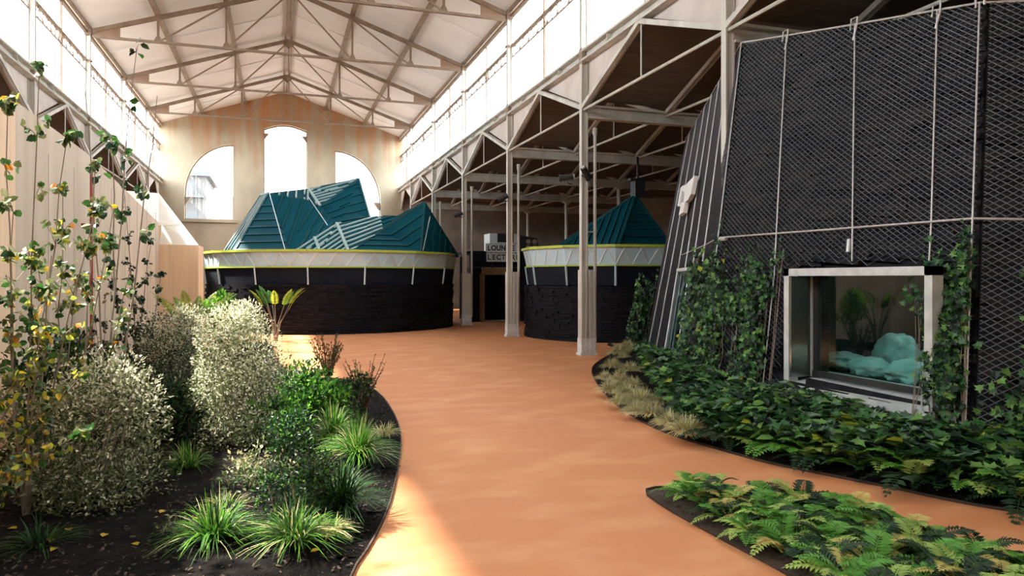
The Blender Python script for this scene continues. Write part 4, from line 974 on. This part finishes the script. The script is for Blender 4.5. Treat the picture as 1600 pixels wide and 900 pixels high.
# fern fronds
def frond(m_, base, az, L_, lift, mats_i, rr, npair=15, wmax=.26, droop=1.0, rach=.006):
    d = Vector((math.cos(az), math.sin(az), 0)); sd_ = Vector((-d.y, d.x, 0)); pts = []
    for q in range(npair + 2):
        t_ = q / (npair + 1); pts.append(base + d * (L_ * (t_ * math.cos(lift * (1 - .2 * t_)))) + Vector((0, 0, L_ * (math.sin(lift) * t_ - droop * .55 * t_ ** 2.2))))
    m_.tube(pts, rach, 3, mi=mats_i, r1=rach * .3, cap=False)
    for q in range(2, npair + 2):
        t_ = q / (npair + 1); wl = L_ * wmax * (math.sin(math.pi * min(1, .12 + .88 * t_ ** .8)) ** .8 * .9 + .05)
        td = (pts[q] - pts[q - 1]).normalized(); up = sd_.cross(td); up = -up if up.z < 0 else up
        for s in (-1, 1):
            dv = (sd_ * s + td * .45 + up * .08 + Vector((rr.uniform(-.1, .1), rr.uniform(-.1, .1), rr.uniform(-.1, .1)))).normalized()
            m_.leaf(pts[q], dv, up, wl, L_ / npair * .95, mats_i, .1)
def fern_mesh(seed, nf, L_, mats, wts, name='fern', lift=(.35, .95), **kw):
    rr = random.Random(seed); m_ = MB()
    for k in range(nf):
        frond(m_, Vector((rr.uniform(-.03, .03), rr.uniform(-.03, .03), 0)), k * 6.283 / nf + rr.uniform(-.3, .3), L_ * rr.uniform(.75, 1.15), rr.uniform(*lift), pick(rr, wts), rr, **kw)
    return m_.build(name, [LF[x] for x in mats])
FM = ['fern', 'fernlight', 'ferntan', 'dark']
protos = [fern_mesh(50 + i, 11 + i % 3, .40, FM, wt, lift=(.45, 1.15)) for i, wt in enumerate(([6, 2, 1, 2], [4, 4, 1, 1], [4, 2, 0, 5], [4, 3, 3, 1]))]
used = [False] * 4
def place_fern(i, p, rz, sc, label, group):
    o = protos[i] if not used[i] else protos[i].copy()
    if used[i]: COL.objects.link(o)
    used[i] = True; o.location = p; o.rotation_euler = (R.uniform(-.12, .12), R.uniform(-.12, .12), rz); o.scale = (sc, sc, sc)
    tag(o, label, 'fern', group); return o
def scatter(poly, n, dmin, cond=lambda p: True, tries=9000, rr=R):
    out = []; xs = [p.x for p in poly]; ys = [p.y for p in poly]
    for _ in range(tries):
        p = (rr.uniform(min(xs), max(xs)), rr.uniform(min(ys), max(ys)))
        if not inside(p, poly) or not cond(p): continue
        if all((p[0] - a) ** 2 + (p[1] - b) ** 2 > dmin * dmin for a, b in out): out.append(p)
        if len(out) >= n: break
    return out
def uvz(p, z=0):
    xc = p[0] * CS - p[1] * SN; zc = p[0] * SN + p[1] * CS
    return (800 + FPX * xc / max(zc, .1), HZ + FPX * (CAMH - z) / max(zc, .1), zc)
RF = random.Random(99)
lowline = [(1003, 769), (1100, 829), (1200, 882), (1240, 905)]
pts = scatter(front_bed, 110, .185, lambda p: edist(p, front_bed) > .14 and uvz(p)[0] > 1075 and uvz(p)[2] > 2.5, rr=RF)
for k, p in enumerate(pts):
    place_fern(RF.choice((0, 1, 1, 2, 3)), (p[0], p[1], .05), RF.uniform(0, 6.3), RF.uniform(.72, 1.0), 'green fern in the pointed bed between the two paths', 'ferns in the pointed front bed')
pts = scatter(right_bed, 130, .23, lambda p: .14 < edist(p, right_bed) < 1.7 and p[1] < 6.6 and uvz(p)[0] > 1080 and uvz(p)[2] > 3 and p[0] < 6.2, rr=RF)
for p in pts:
    place_fern(RF.choice((0, 0, 2, 2, 1)), (p[0], p[1], .07), RF.uniform(0, 6.3), RF.uniform(1.05, 1.55), 'green fern in the front row along the upper path edge', 'ferns along the upper path edge')

# broad leaved ground cover in the right bed: uncountable mass
rr = random.Random(5); m_ = MB(); gcm = ['ivy', 'ivylight', 'ivygrey', 'deep', 'lime']
def gcz(p):
    return .26 + .34 * min(1, edist(p, right_bed) / 1.1) + .10 * noise.noise(Vector((p[0] * 1.3, p[1] * 1.3, 3)))
cnt = 0
xs = [p.x for p in right_bed]; ys = [p.y for p in right_bed]
while cnt < 9500:
    p = (rr.uniform(min(xs), max(xs)), rr.uniform(min(ys), 12.6))
    u, v, zc = uvz(p)
    if not inside(p, right_bed) or edist(p, right_bed) < .12 or (u < 1055 and v < 690 and u < 982 + (v - 560) * .62) or p[0] > 7.5 or zc < 2.4: cnt += .02; continue
    cnt += 1
    zt = gcz(p); z = .08 + (zt - .05) * rr.random() ** .4; a = rr.uniform(0, 6.283)
    d = Vector((math.cos(a), math.sin(a), rr.uniform(-.35, .35))).normalized(); nn = (Vector((0, 0, 1)) + rdir(rr) * .55).normalized()
    big = zc > 6.3
    mi = pick(rr, [5, 3, 3, 3, .3] if big else [5, 4, .6, 4, .6])
    if rr.random() < .72: m_.star(Vector((p[0], p[1], z)), d, nn, rr.uniform(.09, .15), mi)
    else: m_.leaf(Vector((p[0], p[1], z)), d, nn, rr.uniform(.12, .2), .08, mi, .15, True)
tag(m_.build('ground_cover_leaves', [LF[x] for x in gcm]), 'dense dark green lobed ground cover at the foot of the stone pavilion', 'ground cover', None, 'stuff')

# sedge tufts along the curved edge
sm = []
for i in range(2):
    o = grass('khaki sedge tuft', (0, 0, 0), .22, .17, 420, ['straw', 'sedge', 'cream'], [4, 4, 2], 70 + i, .012, 'sedge tufts', 'sedge tuft', 'sedge_tuft'); sm.append([o, False])
sp_ = [(945, 600), (958, 582), (975, 566), (990, 556), (1006, 566), (968, 606), (955, 622), (978, 626), (968, 640), (990, 612), (985, 588), (1005, 590), (1022, 572), (1000, 640), (992, 656), (1020, 660), (1050, 676), (1030, 640), (1075, 690), (965, 560), (980, 548), (1020, 585)]
for k, (u, v) in enumerate(sp_):
    i = k % 2; o = sm[i][0] if not sm[i][1] else sm[i][0].copy()
    if sm[i][1]: COL.objects.link(o)
    sm[i][1] = True; p = G(u, v); s = .8 + .5 * R.random(); o.location = (p.x, p.y, .05); o.rotation_euler = (0, 0, R.uniform(0, 6)); o.scale = (s, s, s * 1.1)
    tag(o, 'khaki sedge tuft on the curved bed edge left of the lobed ground cover', 'sedge tuft', 'sedge tufts on the curved bed edge')

# climbing ivy on the stone pavilion
def climber(label, fn, pts_, n, L_, seed, wts=(6, 2, 1, 7, .06), spread=.16, stemw=True):
    rr = random.Random(seed); t = thing('climbing_ivy', label, 'climbing plant', fn(*pts_[0][:2], .1), 'climbing ivy on the stone pavilion'); m_ = MB(); s = MB()
    tot = sum(p[2] for p in pts_)
    for a, b, wgt, sa, sb in pts_:
        for k in range(int(n * wgt / tot)):
            p = fn(a + rr.gauss(0, sa), max(.0, b + rr.gauss(0, sb)), .12 + rr.random() * spread); d = Vector((rr.uniform(-.4, .1), rr.uniform(-.7, .7), rr.uniform(-1, .3))).normalized()
            nn = (Vector((-1, -.4, .4)) + rdir(rr) * .7).normalized()
            m_.star(p, d, nn, L_ * rr.uniform(.6, 1.25), pick(rr, wts))
    m_.build('foliage', [LF[x] for x in gcm], t)
    for a, b, wgt, sa, sb in pts_:
        for k in range(3): s.tube([fn(a + rr.uniform(-sa, sa), .0, .13), fn(a + rr.uniform(-sa, sa), b * .5, .15), fn(a + rr.uniform(-sa, sa), b + sb, .15)], .007, 4, r1=.003, cap=False)
    s.build('stems', M['bark'], t)
clampf = lambda a, b, o: FP(min(max(a, .0), 1.0), min(max(b, 0.0), 1), o)
def fa(u, v): return front_uv(u, v)
def mk(lst): 
    out = []
    for u, v, wgt, sa, sb in lst: a, b = fa(u, v); out.append((a, b, wgt, sa, sb))
    return out
climber('dense climbing ivy over the pavilion corner left of the window', clampf, [(.03, .30, 3, .035, .06), (.03, .20, 4, .035, .06), (.03, .10, 3, .04, .05), (.12, .26, 1.3, .05, .022), (.2, .26, .8, .04, .02)], 1300, .070, 81, (6, 2, 1, 7, .06))
climber('climbing ivy column just left of the window frame', clampf, mk([(1195, 440, 2, .03, .03), (1190, 480, 3, .028, .03), (1192, 530, 3, .028, .03), (1185, 585, 3, .04, .03), (1215, 450, .8, .03, .015), (1235, 405, .2, .012, .02)]), 1300, .068, 82)
climber('climbing ivy column hugging the right side of the window frame', clampf, mk([(1502, 450, 2.5, .016, .022), (1504, 500, 3, .018, .03), (1500, 550, 2.4, .016, .03), (1503, 600, 3, .02, .03), (1530, 415, 1, .014, .03), (1452, 470, .35, .02, .014), (1538, 462, .8, .014, .02), (1480, 480, 1.2, .01, .05), (1480, 570, 1.2, .01, .04)]), 1600, .066, 83, (6, 2, .6, 7, .06), spread=.14)
sidef = lambda a, b, o: SP(min(max(a, 0), 1), min(max(b, 0), 1), o)
climber('narrow climbing ivy on the far end of the pavilion side wall', sidef, [(.01, .27, 1, .01, .05), (.01, .17, 2, .015, .05), (.01, .07, 2, .02, .05)], 700, .085, 84, (5, 1, .4, 8, .0), .5)
climber('climbing ivy between the side window and the pavilion corner', sidef, [(.90, .34, 1.2, .02, .03), (.90, .24, 2, .03, .04), (.88, .13, 2, .03, .05), (.90, .05, 2, .03, .04)], 900, .075, 85, (5, 2, 1, 7, .1), .25)
bpf = lambda a, b, o: BP(min(max(a, 0), 1), min(max(b, 0), 1), o)
climber('loose climbing ivy at the right edge of the photo', bpf, [(.15, .36, .8, .03, .04), (.16, .24, 1, .03, .05), (.13, .10, 2.5, .06, .05), (.2, .3, .8, .03, .06)], 520, .075, 86, (5, 5, .6, 3, 1))

# fan shaped fern palms near the large pavilion
def fernpalm(label, base, ztop, nf, L_, mats, wts, seed, trunks=9):
    rr = random.Random(seed); t = thing('tree_fern', label, 'tree fern', base); base = Vector(base); m_ = MB(); s = MB()
    for k in range(nf):
        az = k * 6.283 / nf + rr.uniform(-.2, .2); d = Vector((math.cos(az), math.sin(az), 0)); tp = base + d * L_ * .40 + Vector((0, 0, ztop * .62 + rr.uniform(-.06, .06)))
        s.tube([base + d * .03, base + d * L_ * .13 + Vector((0, 0, ztop * .32)), tp], .017, 5, r1=.010)
        frond(m_, tp, az, L_ * .72, rr.uniform(.85, 1.25), pick(rr, wts), rr, 16, .20, .35, .008)
    m_.build('fronds', [LF[x] for x in mats], t); s.build('stalks', M['bark'], t)
p = G(431, 533); fernpalm('fan shaped fern with bare stalks before the large stone pavilion', (p.x, p.y, 0), 1.62, 11, .98, ['lime', 'bright', 'mid'], [4, 4, 2], 91)
p = W(302, 560, 13.0); fernpalm('yellow green fern behind the shrubs beside the plywood end block', (p.x, p.y, 0), 1.75, 11, .85, ['lime', 'bright', 'olive'], [4, 3, 3], 92)

# birch saplings with autumn leaves
def sapling(label, base, tips, nl, L_, mats, wts, seed, name='birch_sapling', cat='young tree', tr=.012, leaf_lo=.3, twigs=9, stem='bark'):
    rr = random.Random(seed); base = Vector(base); t = thing(name, label, cat, base); s = MB(); m_ = MB(); an = []
    for tip in tips:
        tip = Vector(tip); mid = base.lerp(tip, .45) + Vector((rr.uniform(-.08, .08), rr.uniform(-.08, .08), .10)); N_ = 8; pts = []
        for q in range(N_ + 1):
            u_ = q / N_; pts.append(base * (1 - u_) ** 2 + mid * (2 * u_ * (1 - u_)) + tip * u_ ** 2 + Vector((rr.uniform(-.012, .012), rr.uniform(-.012, .012), 0)))
        s.tube(pts, tr, 5, r1=.003)
        for k in range(twigs):
            q = rr.randrange(max(1, int(N_ * leaf_lo)), N_ + 1); p0 = pts[q]; d = (rdir(rr, -.2) + (tip - base).normalized() * .9).normalized(); ln = rr.uniform(.12, .34) * (1.3 - q / N_)
            p1 = p0 + d * ln; s.tube([p0, p0.lerp(p1, .5) + Vector((0, 0, .015)), p1], .0035, 3, r1=.0015, cap=False); an += [p0.lerp(p1, f_) for f_ in (.35, .6, .8, 1)] + [p0]
    for k in range(nl):
        p = an[rr.randrange(len(an))] + rdir(rr) * rr.uniform(0, .03)
        m_.leaf(p, (rdir(rr) * .8 + Vector((0, 0, -.5))).normalized(), rdir(rr), L_ * rr.uniform(.7, 1.2), L_ * .78 * rr.uniform(.8, 1.1), pick(rr, wts), .12, True)
    m_.build('foliage', [LF[x] for x in mats], t); s.build('stems', M[stem], t); return t
AM = ['olive', 'mid', 'lime', 'yellow', 'orange', 'dark', 'sage']
sapling('thin birch sapling with yellowing round leaves at the left edge', G(40, 830), [W(62, 110, 4.5), W(12, 170, 4.4), W(105, 215, 4.7), W(150, 330, 4.9), W(20, 330, 4.3), W(80, 400, 4.5)], 820, .054, AM, [6, 5, 1.5, 1.0, .3, 3, 3], 101, tr=.009, twigs=18)
sapling('tall thin birch sapling with dark leaves high against the white windows', G(165, 748), [W(212, 82, 6.3), W(175, 150, 6.4), W(130, 115, 6.2), W(245, 150, 6.6)], 105, .075, ['dark', 'mid', 'deep', 'olive'], [4, 3, 2, 1], 102, tr=.012, leaf_lo=.62, twigs=7)
sapling('leafy birch sapling in front of the red standpipe', G(105, 770), [W(150, 262, 5.6), W(178, 330, 5.8), W(100, 300, 5.5), W(60, 420, 5.4), W(205, 420, 5.9), W(120, 440, 5.6)], 1000, .052, AM, [6, 5, 1.5, .6, .3, 4, 3], 103, tr=.009, twigs=18)
sapling('low arching birch branches with yellow leaves at lower left', G(-90, 850), [W(128, 585, 4.3), W(70, 520, 4.2), W(118, 680, 4.0), W(60, 705, 3.9), W(30, 590, 4.1), W(20, 740, 3.7)], 700, .050, AM, [6, 4, 2.5, 1.6, .5, 2, 3], 104, tr=.009, twigs=18)
sapling('upright small leaved sapling against the plywood wall, left of its end block', G(215, 612), [W(192, 290, 10.6), W(236, 380, 10.8), W(168, 390, 10.4), W(252, 430, 10.9), W(205, 440, 10.6), W(222, 470, 10.7), W(180, 470, 10.5)], 1500, .055, ['deep', 'dark', 'olive', 'dull'], [5, 4, 2, 2], 105, tr=.013, leaf_lo=.2, twigs=26)
sapling('slender bare stemmed sapling beside the red standpipe', G(150, 650), [W(165, 470, 9.2), W(150, 500, 9.0), W(130, 520, 9.0), W(175, 540, 9.2)], 420, .05, ['deep', 'dark', 'russet', 'olive'], [5, 3, 2, 1], 106, tr=.008, leaf_lo=.2, twigs=16)
# fallen leaves
fl = None
for k, (u, v) in enumerate(((26, 856), (78, 874), (108, 860), (215, 884), (160, 870), (300, 842), (410, 800), (500, 884), (90, 900 - 12), (250, 830))):
    p = G(u, v); q = MB(); a = R.uniform(0, 6.3); q.leaf(Vector((0, 0, 0)), Vector((math.cos(a), math.sin(a), .1)).normalized(), Vector((.1, 0, 1)), .06, .05, 0, .15, True)
    o = q.build('fallen_leaf', LF['yellow']); o.location = (p.x, p.y, .13 if u < 380 else .10); tag(o, 'yellow fallen leaf on the dark soil of the left bed', 'fallen leaf', 'fallen leaves on the left bed')
